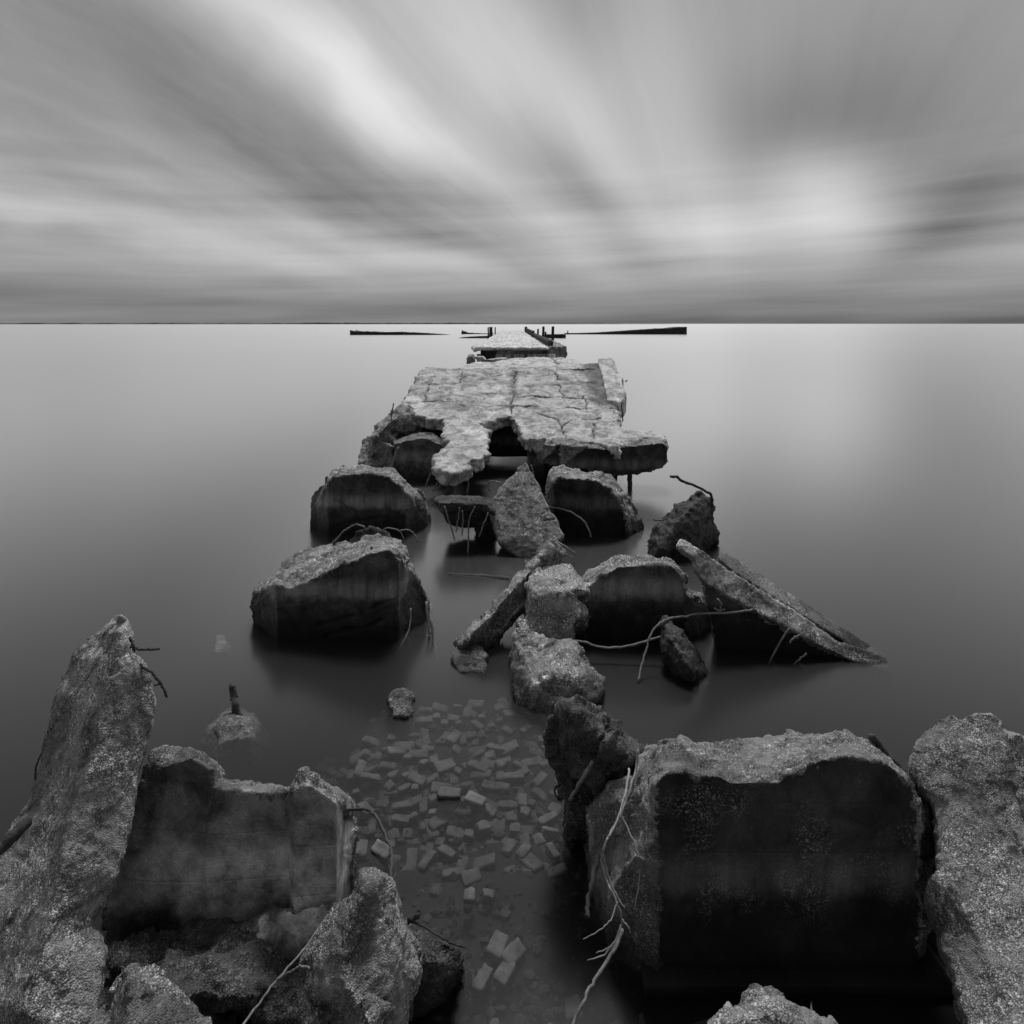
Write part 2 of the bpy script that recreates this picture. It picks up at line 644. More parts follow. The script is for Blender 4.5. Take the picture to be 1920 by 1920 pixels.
cre = [[(x, y, YF) for x, y in [(1230, 1955), (1230, 1700), (1230, 1560)] + front_top + [(1719, 1640), (1719, 1955)]],
       [(1143, 1950, 3.08), (1146, 1760, 3.08), (1148, 1667, 3.09), (1172, 1625, 3.06), (1192, 1602, 3.03), (1214, 1615, 2.98)],
       [(1160, 1500, 3.22), (1200, 1480, 3.15), (1216, 1462, 3.10)],
       [(1165, 1580, 3.16), (1195, 1560, 3.10), (1205, 1520, 3.10)]]
panel = [(1230, 1970), (1230, 1472)] + front_top + [(1719, 1970)]
pillar = [(1139, 1970), (1148, 1667), (1192, 1602), (1231, 1622), (1231, 1970)]
side = [(1105, 1970), (1105, 1518), (1160, 1530), (1200, 1560), (1212, 1612), (1192, 1602), (1148, 1667), (1139, 1970)]
pc = cdt_piece(rag(sil, 10, 3.0, 6, lambda p: p[1] > 1600), cre, (0, 0.35, -0.30), None, [panel, (pillar, 0.36), (side, 0.55)])  # pillar and side mixed paler: paints the skylight their left-facing faces catch
post_f = [(1146, 1667, 3.05), (1192, 1602, 2.985), (1233, 1622, 2.925), (1233, 1965, 2.925), (1136, 1965, 3.05)]
post = hull_piece([P(*p) for p in post_f] + [P(*p) + Vector((0.05, 0.25, -0.22)) for p in post_f], 0.5)  # corner post mixed paler too, with the same skylight painted in
foot = box_piece(0.60, 1.98, 2.86, 3.5, -0.6, 0.045, 0.0)
stub_r = chunk('pier_stub', 'large dark square pier stub with pale broken top between twisted roots and tilted slab', 'pier stub', [pc, post], 0.008, M['near'], (0.010, 0.012, 0.006), 1, fscale=7.0, famp=0.08, group='broken concrete pier stubs')
chunk('footing', None, None, [foot], 0.02, M['dark'], (0.02, 0.02, 0.01), 2, parent=stub_r)

# --- left stub
sil = [(190, 1960, 3.06), (200, 1700, 3.06), (230, 1560, 3.08), (263, 1451, 3.12), (284, 1406, 3.16), (309, 1400, 3.18), (362, 1402, 3.18), (383, 1414, 3.16), (399, 1435, 3.14), (405, 1463, 3.14), (432, 1465, 3.14), (473, 1472, 3.14), (514, 1474, 3.14), (548, 1480, 3.12), (551, 1459, 3.1), (568, 1453, 3.1), (588, 1457, 3.1), (597, 1472, 3.12), (630, 1484, 3.2), (646, 1496, 3.28), (657, 1521, 3.36), (658, 1661, 3.36), (658, 1950, 3.36), (628, 1962, 2.99), (550, 1962, 2.96), (536, 1962, 3.05), (380, 1962, 3.06)]
cre = [[(540, 1955, 3.09), (541, 1720, 3.09), (542, 1600, 3.09), (542, 1490, 3.09)],
       [(550, 1950, 2.96), (550, 1720, 2.97), (550, 1600, 2.98), (553, 1480, 3.0), (568, 1470, 3.0), (586, 1474, 3.0), (610, 1490, 3.0), (629, 1506, 3.0), (630, 1600, 2.99), (629, 1700, 2.99), (628, 1950, 2.99)],
       [(270, 1470, 3.08), (300, 1440, 3.07), (360, 1422, 3.06), (392, 1440, 3.06), (398, 1480, 3.05), (470, 1484, 3.05), (530, 1490, 3.05)],
       [(381, 1940, 3.055), (381, 1740, 3.055), (381, 1600, 3.06)], [(386, 1940, 3.035), (386, 1745, 3.035), (386, 1600, 3.05)]]
panel = [(215, 1970), (240, 1560), (275, 1480), (318, 1428), (388, 1426), (402, 1474), (470, 1480), (540, 1488), (560, 1478), (588, 1482), (612, 1506), (640, 1530), (660, 1540), (660, 1970)]
pc = cdt_piece(rag(sil, 10, 2.5, 7, lambda p: p[1] > 1560), cre, (-0.06, 0.25, -0.22), None, [panel])
stub_l = chunk('pier_stub', 'mottled grey pier stub with a ribbed end and stepped broken top beside leaning slab', 'pier stub', [pc], 0.008, M['left_block'], (0.012, 0.012, 0.006), 3, famp=0.12, group='broken concrete pier stubs')

pc = cdt_piece([(430, 1748), (481, 1724), (540, 1708), (630, 1695), (612, 1745), (596, 1790), (580, 1830), (520, 1815), (495, 1780)], [], (0.05, 0.25, -0.25), lin(1695, 2.96, 1830, 2.86), [[(488, 1740), (540, 1714), (625, 1700), (600, 1770), (580, 1800), (520, 1800), (495, 1765)]])
chunk('concrete_chunk', 'smooth cracked slab fragment lying against the foot of the ribbed left stub', 'concrete chunk', [pc], 0.008, M['left_block'], (0.008, 0.010, 0.006), 4)

pc = cdt_piece([(150, 1960), (175, 1850), (190, 1780), (260, 1765), (370, 1745), (450, 1735), (500, 1770), (540, 1815), (580, 1830), (600, 1870), (590, 1900), (540, 1905), (480, 1900), (430, 1890), (395, 1900), (380, 1960)],
               [[(220, 1800, 2.72), (330, 1790, 2.76), (440, 1790, 2.74), (520, 1840, 2.68)], [(240, 1860, 2.55), (360, 1860, 2.6), (470, 1865, 2.6)]], (0, 0.3, -0.3), lin(1740, 3.0, 1960, 2.5))
chunk('rubble_mound', 'dark crumbling mound of rubble under the left stub', 'rubble', [pc], 0.008, M['dark'], (0.03, 0.035, 0.012), 5, aggamp=0.008, agg=30)

# ================================================================== NEAR SLABS AND CHUNKS
rY = lambda y: 3.0 + (2.2 - 3.0) * (y - 1155) / (1920 - 1155)
right = [(239, 1163), (245, 1192), (247, 1216), (263, 1237), (284, 1274), (288, 1303), (284, 1344), (274, 1377), (265, 1426), (257, 1492), (247, 1533), (235, 1579), (222, 1616), (206, 1665), (189, 1698), (170, 1722), (178, 1742), (193, 1776), (189, 1821), (183, 1871), (170, 1930), (150, 2010)]
left = [(-60, 2010), (-90, 1850), (-60, 1680), (0, 1588), (20, 1540), (49, 1517), (62, 1484), (74, 1418), (93, 1360), (103, 1303), (128, 1241), (144, 1212), (185, 1183), (218, 1159)]
out = [(x, y, rY(y) + 0.13) for x, y in right] + [(x, y, rY(y) + 0.32) for x, y in left] + [(226, 1153, rY(1155) + 0.05)]
rid = [(x, y, rY(y)) for x, y in [(228, 1185), (218, 1245), (193, 1327), (177, 1426), (136, 1541), (111, 1644), (95, 1714), (78, 1788), (40, 1900)]]
low = [(x, y, rY(y) - 0.02) for x, y in [(165, 1745), (120, 1770), (105, 1830), (100, 1920)]]
pc = cdt_piece(rag(out, 9, 3.2, 4), [rid], (-0.10, 0.16, -0.16))
slab_l = chunk('leaning_slab', 'tall pointed concrete slab leaning upright at the left edge with bent wires on its tip', 'concrete slab', [pc], 0.0075, M['near'], (0.006, 0.006, 0.004), 6, ledge=0.012, facet=0.07, group='tilted broken slabs', agg=85, aggamp=0.004)
rod(slab_l, [(243, 1212, 3.03), (262, 1217, 3.0), (282, 1218, 3.0), (299, 1216, 3.0)], 0.0055)
rod(slab_l, [(262, 1246, 3.0), (278, 1257, 2.98), (290, 1267, 2.97), (302, 1283, 2.97), (308, 1294, 2.97), (314, 1307, 2.97)], 0.006)
rod(slab_l, [(290, 1286, 2.97), (302, 1282, 2.97)], 0.004)
rod(slab_l, [(243, 1195, 3.0), (250, 1210, 2.98), (252, 1222, 2.98)], 0.007)
rod(slab_l, [(80, 1410, 2.86), (68, 1436, 2.84), (66, 1462, 2.84)], 0.004)
rod(slab_l, [(-20, 1605, 2.56), (18, 1573, 2.60), (50, 1540, 2.66)], 0.024, 'rust', 'pipe')

yr = lin(1335, 3.25, 1960, 2.3)
left = [(1852, 2010), (1819, 1925), (1805, 1873), (1795, 1835), (1776, 1787), (1771, 1744), (1747, 1706), (1738, 1672), (1757, 1643), (1762, 1586), (1755, 1528), (1745, 1496), (1724, 1475), (1709, 1447), (1719, 1404), (1738, 1365), (1762, 1346), (1786, 1341), (1800, 1351), (1834, 1334), (1858, 1337), (1877, 1351), (1888, 1372), (1900, 1430), (1916, 1510), (1935, 1600), (1965, 1800), (2000, 2010)]
out = [(x, y, yr(x, y) + (0.09 if x < 1830 and y > 1660 else 0.03)) for x, y in left]
cr1 = [(x, y, yr(x, y) - 0.02) for x, y in [(1786, 1662), (1838, 1763), (1877, 1849), (1910, 1902), (1940, 1985)]]
cr2 = [(x, y, yr(x, y) - 0.02) for x, y in [(1775, 1400), (1785, 1500), (1795, 1600)]]
pc = cdt_piece(rag(out, 9, 3.6, 5), [cr1, cr2], (0.10, 0.18, -0.2))
slab_r = chunk('leaning_slab', 'pale grainy slab leaning upright at the right edge beside the dark square stub', 'concrete slab', [pc], 0.0075, M['near'], (0.006, 0.006, 0.004), 7, ledge=0.012, facet=0.07, group='tilted broken slabs', agg=85, aggamp=0.004)
pc = cdt_piece([(1880, 1390), (1895, 1378), (1915, 1374), (1960, 1395), (2010, 1500), (2040, 2000), (1990, 2000), (1930, 1600)], [], (0.1, 0.3, -0.2), lin(1370, 3.45, 2000, 2.6))
chunk('concrete_chunk', 'sliver of broken concrete behind the grainy slab at the right edge', 'concrete chunk', [pc], 0.012, M['near'], (0.02, 0.02, 0.008), 8)

# spear in front
out = [(697, 1632, 2.50), (683, 1640, 2.5), (670, 1663, 2.5), (660, 1693, 2.5), (633, 1700, 2.55), (610, 1730, 2.52), (590, 1773, 2.48), (570, 1807, 2.45), (563, 1830, 2.43), (570, 1860, 2.4), (577, 1900, 2.36), (572, 1935, 2.32), (590, 1925, 2.34), (623, 1893, 2.40), (650, 1900, 2.36), (670, 2000, 2.28), (745, 2000, 2.3), (760, 1920, 2.4), (767, 1880, 2.44), (782, 1847, 2.48), (787, 1820, 2.5), (780, 1783, 2.52), (770, 1757, 2.53), (750, 1723, 2.54), (743, 1693, 2.54), (733, 1663, 2.54), (720, 1640, 2.52)]
pc = cdt_piece(out, [[(694, 1660, 2.44), (668, 1712, 2.40), (645, 1780, 2.34), (650, 1850, 2.27), (690, 1920, 2.2)], [(720, 1720, 2.44), (735, 1800, 2.36), (730, 1880, 2.3)]], (-0.03, 0.24, -0.24))
spear = chunk('concrete_chunk', 'pale spear shaped chunk of pebbly concrete rising in the lower foreground', 'concrete chunk', [pc], 0.0065, M['near'], (0.009, 0.009, 0.005), 9, ledge=0.015, fscale=8.0, agg=85, aggamp=0.004)
pc = cdt_piece([(740, 1735), (762, 1722), (813, 1753), (862, 1782), (850, 1807), (820, 1842), (787, 1862), (740, 1850)], [[(770, 1775, 2.66), (800, 1800, 2.64)]], (0, 0.2, -0.35), lin(1722, 2.85, 1862, 2.72))
dk = chunk('concrete_chunk', 'low dark chunk with a stub of wire behind the pale spear shaped one', 'concrete chunk', [pc], 0.008, M['dark'], (0.02, 0.025, 0.010), 10, aggamp=0.007)
rod(dk, [(752, 1729, 2.7), (770, 1722, 2.7), (787, 1711, 2.7)], 0.012)
rod(dk, [(757, 1724, 2.7), (787, 1734, 2.68), (827, 1757, 2.66), (850, 1770, 2.66), (872, 1776, 2.66)], 0.004)
pc = cdt_piece([(150, 2000), (165, 1920), (206, 1893), (222, 1838), (236, 1815), (250, 1809), (280, 1823), (321, 1852), (354, 1885), (388, 1925), (410, 2000)], [[(250, 1840, 2.14), (245, 1900, 2.08), (240, 1980, 2.0)]], (-0.10, 0.22, -0.26), lin(1809, 2.25, 2000, 2.12))
chunk('concrete_chunk', 'rounded pebbly chunk cut by the bottom edge between leaning slab and spear shaped chunk', 'concrete chunk', [pc], 0.0065, M['near'], (0.008, 0.008, 0.005), 11, ledge=0.012, agg=85, aggamp=0.004)
pc = cdt_piece([(1310, 2000), (1338, 1925), (1364, 1884), (1392, 1878), (1398, 1855), (1417, 1849), (1436, 1859), (1460, 1859), (1479, 1878), (1527, 1896), (1568, 1925), (1610, 2000)], [[(1390, 1910, 2.3), (1450, 1900, 2.3), (1520, 1940, 2.26)]], (0.08, 0.22, -0.28), lin(1849, 2.42, 2000, 2.22))
chunk('concrete_chunk', 'small pebbly mound of concrete in front of the dark square stub', 'concrete chunk', [pc], 0.0065, M['near'], (0.010, 0.010, 0.005), 12, ledge=0.015, agg=85, aggamp=0.004)

# dark jagged chunk by the right stub
out = [(1072, 1303), (1086, 1305), (1120, 1332), (1149, 1356), (1182, 1394), (1206, 1413), (1200, 1452), (1160, 1470), (1125, 1500), (1116, 1560), (1098, 1610), (1075, 1600), (1066, 1543), (1052, 1490), (1043, 1428), (1029, 1389), (1026, 1351), (1043, 1337), (1057, 1313)]
pc = cdt_piece(out, [[(1062, 1330, 3.5), (1100, 1350, 3.44), (1140, 1400, 3.42), (1170, 1425, 3.44)], [(1060, 1400, 3.62), (1085, 1470, 3.66), (1095, 1540, 3.64)], [(1110, 1420, 3.5), (1120, 1460, 3.5)]], (0.06, 0.22, -0.18), lin(1303, 3.62, 1610, 3.66))
jag = chunk('concrete_chunk', 'dark jagged chunk with a ragged crest leaning on the left side of the square stub', 'concrete chunk', [pc], 0.009, M['dark'], (0.03, 0.04, 0.014), 13, aggamp=0.008, agg=35, retag=None)
rod(jag, [(1112, 1425, 3.38), (1090, 1462, 3.36), (1070, 1500, 3.4)], 0.010, 'rod')
rod(jag, [(1060, 1545, 3.5), (1050, 1565, 3.46), (1040, 1578, 3.44)], 0.004, 'rod')
rod(jag, [(1050, 1470, 3.6), (1040, 1480, 3.55), (1045, 1495, 3.5), (1052, 1500, 3.55)], 0.006)

# ================================================================== MIDDLE STUBS
def stub(label, sil, front_top, yf, yb, base_y, seed, panel_l, panel_r, voxel=0.015, extra=(), amp=(0.025, 0.022, 0.008), famp=0.12, ptag=0.0, mat='mid', cracks=()):
    """sil = silhouette from lower left over the top to lower right; front_top = upper edge of the cast front face"""
    cr = [[(panel_l, base_y, yf)] + [(x, y, yf) for x, y in front_top] + [(panel_r, base_y, yf)]] + list(extra)
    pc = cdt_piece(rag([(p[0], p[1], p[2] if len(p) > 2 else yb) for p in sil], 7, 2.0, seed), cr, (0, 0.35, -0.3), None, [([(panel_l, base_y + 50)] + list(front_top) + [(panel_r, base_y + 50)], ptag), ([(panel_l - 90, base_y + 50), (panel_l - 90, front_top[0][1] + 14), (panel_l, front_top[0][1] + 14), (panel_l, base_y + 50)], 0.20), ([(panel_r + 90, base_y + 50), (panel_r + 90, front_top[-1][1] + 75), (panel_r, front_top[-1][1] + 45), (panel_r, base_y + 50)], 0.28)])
    return chunk('pier_stub', label, 'pier stub', [pc], voxel, M[mat], amp, seed, ledge=0.03, cracks=cracks, crackw=0.035, crackd=0.05, group='broken concrete pier stubs', famp=famp)


b2l = stub('wide pier stub with sloping pale top and tide line, second in the left row',
           [(478, 1255, 6.4), (474, 1200, 6.4), (475, 1150, 6.4), (472, 1132, 6.4), (488, 1102, 6.5), (514, 1081, 6.6), (528, 1055, 6.8), (554, 1033, 6.9), (576, 1030, 6.9), (594, 1030, 6.9), (605, 1022, 6.9), (634, 1020, 6.9), (663, 1019, 6.9), (685, 1008, 6.9), (711, 1003, 6.9), (736, 1008, 6.85), (754, 1015, 6.75), (760, 1041, 6.6), (773, 1073, 6.5), (789, 1095, 6.5), (800, 1121, 6.5), (802, 1150, 6.5), (798, 1175, 6.5), (795, 1255, 6.5), (750, 1262, 6.1), (519, 1262, 6.1)],
           [(519, 1098), (550, 1102), (572, 1092), (605, 1077), (649, 1055), (685, 1041), (714, 1033), (736, 1032), (747, 1048)], 6.1, 6.9, 1250, 20, 519, 749, mat='stub', cracks=[[P(600, 1172, 6.1), P(660, 1157, 6.1), P(700, 1138, 6.1), P(747, 1120, 6.1)], [P(610, 1196, 6.1), P(680, 1175, 6.1), P(712, 1160, 6.1)]])
b3l = stub('block shaped pier stub with rounded shoulders, third in the left row behind wire loops',
           [(587, 1030, 9.4), (585, 997, 9.4), (581, 931, 9.4), (594, 917, 9.4), (609, 909, 9.4), (616, 893, 9.45), (627, 882, 9.6), (645, 877, 9.7), (685, 875, 9.7), (733, 879, 9.7), (751, 891, 9.65), (762, 909, 9.5), (775, 918, 9.5), (789, 917, 9.5), (795, 927, 9.5), (802, 960, 9.5), (802, 1030, 9.5), (760, 1036, 9.1), (616, 1036, 9.1)],
           [(616, 905), (627, 893), (685, 887), (729, 893), (747, 910), (759, 924)], 9.1, 9.7, 1030, 21, 616, 760, 0.02, mat='stub', cracks=[[P(627, 937, 9.1), P(645, 950, 9.1), P(670, 962, 9.1), P(700, 973, 9.1), P(730, 968, 9.1), P(758, 957, 9.1)], [P(618, 990, 9.1), P(660, 978, 9.1), P(700, 976, 9.1)]])
b4l = stub('weathered pier stub under the collapsed deck, fourth in the left row',
           [(728, 930, 12.5), (733, 880, 12.5), (735, 826, 12.6), (754, 820, 12.7), (766, 817, 12.8), (782, 814, 12.8), (810, 813, 12.8), (822, 820, 12.7), (840, 834, 12.5), (850, 860, 12.5), (850, 930, 12.5), (838, 934, 12.2), (740, 934, 12.2)],
           [(741, 832), (766, 824), (800, 822), (826, 833), (836, 845)], 12.2, 12.8, 928, 22, 741, 838, 0.025, ptag=0.30, mat='stub')
b2r = stub('squat pier stub with low pale crest behind tumbled chunks, second in the right row',
           [(1076, 1250, 6.5), (1090, 1130, 6.5), (1100, 1084, 6.6), (1128, 1060, 6.6), (1152, 1046, 6.6), (1189, 1041, 6.6), (1222, 1044, 6.6), (1264, 1056, 6.5), (1278, 1070, 6.4), (1288, 1102, 6.4), (1302, 1112, 6.4), (1320, 1117, 6.4), (1344, 1140, 6.4), (1353, 1168, 6.4), (1350, 1250, 6.4), (1290, 1262, 6.12), (1095, 1262, 6.12)],
           [(1105, 1100), (1125, 1082), (1161, 1060), (1208, 1060), (1222, 1063), (1260, 1062), (1276, 1078), (1284, 1110)], 6.12, 6.6, 1250, 23, 1095, 1290, mat='stub')
b3r = stub('dark faced pier stub with pale lip behind the pointed slab, third in the right row',
           [(1040, 1035, 9.3), (1028, 960, 9.3), (1028, 892, 9.35), (1034, 881, 9.5), (1053, 876, 9.55), (1077, 877, 9.55), (1091, 882, 9.5), (1147, 888, 9.5), (1156, 906, 9.4), (1175, 924, 9.4), (1194, 957, 9.4), (1204, 985, 9.4), (1205, 1035, 9.4), (1150, 1042, 9.05), (1045, 1042, 9.05)],
           [(1038, 906), (1048, 897), (1085, 897), (1120, 900), (1142, 914), (1160, 940), (1172, 970)], 9.05, 9.5, 1036, 24, 1040, 1185, 0.02)
rod(b2l, [(799, 1128, 6.3), (803, 1168, 6.2), (806, 1190, 6.15)], 0.014, 'rod')
rod(b2l, [(807, 1133, 6.3), (809, 1165, 6.15), (811, 1190, 6.1), (816, 1215, 6.05), (820, 1240, 6.0)], 0.014, 'rod')
rod(b2l, [(770, 1140, 6.3), (767, 1180, 6.2), (755, 1205, 6.1), (742, 1225, 6.05)], 0.008, 'rod')
rod(b2l, [(696, 1035, 6.3), (696, 1026, 6.3)], 0.012)
rod(b2l, [(625, 1024, 6.9), (628, 1014, 6.9)], 0.012)
rod(b3l, [(612, 912, 9.4), (613, 893, 9.4)], 0.02)
rod(b3l, [(643, 882, 9.7), (644, 872, 9.7)], 0.02)
rod(b3r, [(1028, 950, 9.1), (1063, 957, 8.9), (1091, 974, 8.8), (1103, 990, 8.75), (1108, 1007, 8.75)], 0.012, 'rod')
rod(b4l, [(747, 838, 12.1), (738, 862, 12.0), (732, 884, 11.9)], 0.018, 'rod')

# ================================================================== MIDDLE CHUNKS
def rock(label, out, cr, off, yf, seed, voxel=0.014, mat='mid', amp=(0.012, 0.012, 0.006), name='concrete_chunk', cat='concrete chunk', **kw):
    return chunk(name, label, cat, [cdt_piece(rag(out, 7, 1.8, seed), cr, off, yf)], voxel, M[mat], amp, seed, **kw)


rock('squarish pale chunk with a diagonal crack standing in water before the middle heap',
     [(962, 1184, 5.45), (978, 1178, 5.5), (1002, 1185, 5.5), (1030, 1201, 5.45), (1081, 1201, 5.5), (1093, 1215, 5.5), (1100, 1238, 5.45), (1137, 1271, 5.25), (1128, 1297, 5.1), (1105, 1318, 5.0), (1062, 1345, 4.92), (1030, 1358, 4.9), (997, 1350, 4.95), (966, 1325, 5.05), (962, 1262, 5.25)],
     [[(985, 1235, 5.22), (1030, 1225, 5.3), (1080, 1215, 5.4)], [(1000, 1280, 5.02), (1060, 1262, 5.08), (1110, 1268, 5.2)]], (0, 0.28, -0.35), None, 30, cracks=[[P(962, 1262, 5.25), P(990, 1240, 5.22), P(1020, 1215, 5.36), P(1045, 1200, 5.47)]], crackw=0.022, crackd=0.03)
rock('upright chunk with bright top and overhanging lip in the middle heap',
     [(988, 1150, 5.95), (988, 1102, 6.1), (995, 1070, 6.3), (1011, 1060, 6.4), (1072, 1059, 6.4), (1091, 1084, 6.25), (1112, 1098, 6.15), (1109, 1112, 6.05), (1081, 1115, 6.0), (1100, 1135, 6.0), (1102, 1159, 5.95), (1072, 1168, 5.9), (1072, 1215, 5.75), (1030, 1225, 5.72), (985, 1200, 5.8), (971, 1163, 5.9)],
     [[(1000, 1110, 5.95), (1035, 1112, 5.85), (1070, 1106, 5.9), (1095, 1104, 6.0)], [(1000, 1125, 5.88), (1040, 1128, 5.82), (1075, 1128, 5.9)]], (0, 0.3, -0.3), None, 31, amp=(0.012, 0.014, 0.006))
lean = rock('narrow slab leaning up to the right against the bright topped chunk',
     [(1039, 1016), (1030, 1011), (1016, 1020), (990, 1050), (964, 1084), (940, 1108), (922, 1126), (920, 1138), (894, 1159), (870, 1185), (850, 1205), (862, 1225), (880, 1225), (894, 1208), (914, 1184), (933, 1163), (941, 1149), (965, 1132), (985, 1115), (990, 1084), (1010, 1068), (1028, 1051), (1041, 1032)],
     [[(1030, 1030, 6.5), (1000, 1065, 6.28), (970, 1098, 6.12), (935, 1136, 5.98)], [(925, 1150, 5.9), (890, 1182, 5.8), (868, 1208, 5.75)]], (0.15, 0.12, -0.12), lin(1010, 6.65, 1225, 5.8), 32, amp=(0.009, 0.011, 0.006), name='leaning_slab', cat='concrete slab', group='tilted broken slabs')
spear2 = rock('pointed pale slab with a crack propped up between the third stubs',
     [(986, 867), (991, 876), (1010, 909), (1024, 942), (1032, 960), (1046, 975), (1057, 1004), (1042, 1017), (1020, 1045), (999, 1055), (970, 1045), (937, 1020), (924, 989), (919, 960), (922, 938), (937, 913), (962, 891), (973, 875)],
     [[(980, 900, 8.85), (975, 950, 8.6), (985, 1000, 8.35)]], (0.02, 0.25, -0.15), lin(867, 9.05, 1055, 8.15), 33, 0.016, amp=(0.010, 0.010, 0.006), name='leaning_slab', cat='concrete slab', group='tilted broken slabs', facet=0.05, ledge=0.012,
     cracks=[[P(958, 1003, 8.32), P(985, 990, 8.38), P(1010, 976, 8.48), P(1040, 972, 8.52)]], crackw=0.035, crackd=0.045)
rod(spear2, [(1040, 1012, 8.25), (1060, 1025, 8.1), (1080, 1038, 8.05)], 0.010, 'rod')
rod(spear2, [(1030, 1015, 8.3), (1040, 1038, 8.15), (1052, 1050, 8.1)], 0.012)
rod(spear2, [(1036, 1030, 8.2), (1056, 1036, 8.1), (1075, 1046, 8.0)], 0.008, 'rod')
combed = chunk('leaning_slab', 'low slab lying level on the water with rods hanging down like a comb', 'concrete slab',
     [cdt_piece([(816, 938), (824, 934), (849, 932), (897, 934), (925, 940), (925, 962), (871, 956), (850, 958), (829, 962)], [[(826, 944, 8.55), (860, 944, 8.55), (915, 948, 8.55)]], (0.0, 0.3, -0.06), lin(932, 9.0, 962, 8.55)),
      cdt_piece([(829, 956), (871, 956), (925, 956), (930, 1030), (898, 1030), (890, 985), (866, 986), (842, 980)], [], (0, 0.3, -0.1), lambda x, y: 8.85)], 0.018, M['dark'], (0.02, 0.02, 0.008), 34, group='tilted broken slabs')
for pts in ([(833, 949), (843, 980), (853, 1013)], [(862, 951), (859, 972), (855, 996)], [(891, 949), (879, 975), (878, 1005), (877, 1037)], [(915, 962), (906, 985), (898, 1007)], [(867, 958), (868, 975), (866, 1004)]):
    rod(combed, [(x, y, 8.5 - 0.001 * (y - 950)) for x, y in pts], 0.010, 'rod')
perch = rock('dark angular boulder of concrete with one bent wire hooked over its top',
     [(1222, 1018, 8.4), (1224, 999, 8.4), (1250, 962, 8.5), (1269, 945, 8.6), (1297, 936, 8.65), (1306, 921, 8.7), (1320, 929, 8.7), (1334, 938, 8.7), (1337, 967, 8.7), (1344, 981, 8.65), (1346, 1009, 8.6), (1332, 1023, 8.5), (1336, 1060, 8.3), (1236, 1062, 8.15), (1222, 1045, 8.2)],
     [[(1305, 945, 8.45), (1280, 972, 8.25), (1255, 1000, 8.15), (1240, 1035, 8.05)], [(1325, 965, 8.45), (1300, 985, 8.25), (1285, 1020, 8.15)]], (0.05, 0.4, -0.3), None, 35, 0.018, 'dark', (0.03, 0.035, 0.012), agg=30)
rod(perch, [(1335, 948, 8.6), (1334, 930, 8.6), (1325, 922, 8.55), (1297, 909, 8.5), (1278, 902, 8.45), (1271, 895, 8.45), (1257, 893, 8.4)], 0.018)
rod(perch, [(1225, 975, 8.1), (1240, 976, 8.2), (1252, 972, 8.3)], 0.008)
# channel shaped slab sliding into the water on the right
def chan(x, y):
    return 5.92 + (5.62 - 5.92) * (x - 1271) / (1658 - 1271)
rib1 = cdt_piece([(x, y, chan(x, y) + e) for x, y, e in [(1269, 1024, .03), (1271, 1010, .14), (1280, 1010, .14), (1316, 1032, .14), (1363, 1065, .14), (1409, 1095, .14), (1480, 1140, .13), (1531, 1173, .12), (1576, 1201, .1), (1662, 1232, .08), (1668, 1262, 0), (1600, 1240, 0), (1536, 1210, 0), (1480, 1180, 0), (1424, 1149, 0), (1358, 1115, 0), (1318, 1088, 0), (1298, 1062, 0), (1297, 1044, .02)]], [], (0.05, 0.13, -0.10), chan)
rib2 = cdt_piece([(x, y, chan(x, y) + e) for x, y, e in [(1345, 1046, .3), (1351, 1036, .42), (1360, 1035, .42), (1409, 1065, .42), (1503, 1126, .4), (1597, 1187, .36), (1662, 1230, .3), (1668, 1262, .16), (1600, 1212, .2), (1500, 1150, .2), (1420, 1098, .2), (1370, 1066, .22)]], [], (0.05, 0.10, -0.12), chan)
rib2 = (rib2[0], rib2[1], [0.42] * len(rib2[2]))
dark_skirt = cdt_piece([(1308, 1076), (1322, 1086), (1360, 1110), (1424, 1143), (1480, 1174), (1536, 1204), (1600, 1234), (1652, 1240), (1660, 1275), (1540, 1275), (1420, 1275), (1350, 1270), (1338, 1200), (1330, 1150), (1318, 1110)], [], (0.05, 0.14, -0.05), lambda x, y: chan(x, y) + 0.06, [[(1300, 1000), (1700, 1000), (1700, 1300), (1300, 1300)]])  # dark face filling from the front rib down to the waterline
chan_o = chunk('leaning_slab', 'long channel shaped slab with two parallel ribs sloping down into the water on the right', 'concrete slab', [rib1, rib2, dark_skirt], 0.014, M['mid'], (0.006, 0.007, 0.005), 36, facet=0.05, ledge=0.010, group='tilted broken slabs')
for pts in ([(1480, 1178), (1462, 1205), (1440, 1247)], [(1500, 1190), (1490, 1196), (1480, 1205)], [(1344, 1122), (1352, 1130), (1350, 1142)], [(1340, 1140), (1348, 1146), (1358, 1142)], [(1512, 1225), (1495, 1240), (1488, 1247)]):
    rod(chan_o, [(x, y, chan(x, y) - 0.05) for x, y in pts], 0.008, 'rod')
rock('small dark pointed chunk like a shark fin beside the loose cable',
     [(1243, 1154), (1250, 1158), (1273, 1182), (1297, 1206), (1311, 1229), (1318, 1248), (1326, 1290), (1290, 1285), (1262, 1270), (1248, 1236), (1243, 1201), (1240, 1168)],
     [[(1250, 1180, 5.62), (1268, 1215, 5.42), (1295, 1255, 5.3)]], (0.05, 0.2, -0.1), lin(1154, 5.75, 1290, 5.4), 37, 0.012, 'dark', (0.012, 0.014, 0.006))
rock('low wet stone at the foot of the narrow leaning slab',
     [(846, 1222), (862, 1213), (885, 1209), (905, 1217), (912, 1232), (905, 1262), (860, 1262)], [], (0, 0.2, -0.2), lin(1209, 5.85, 1262, 5.5), 38, 0.013)
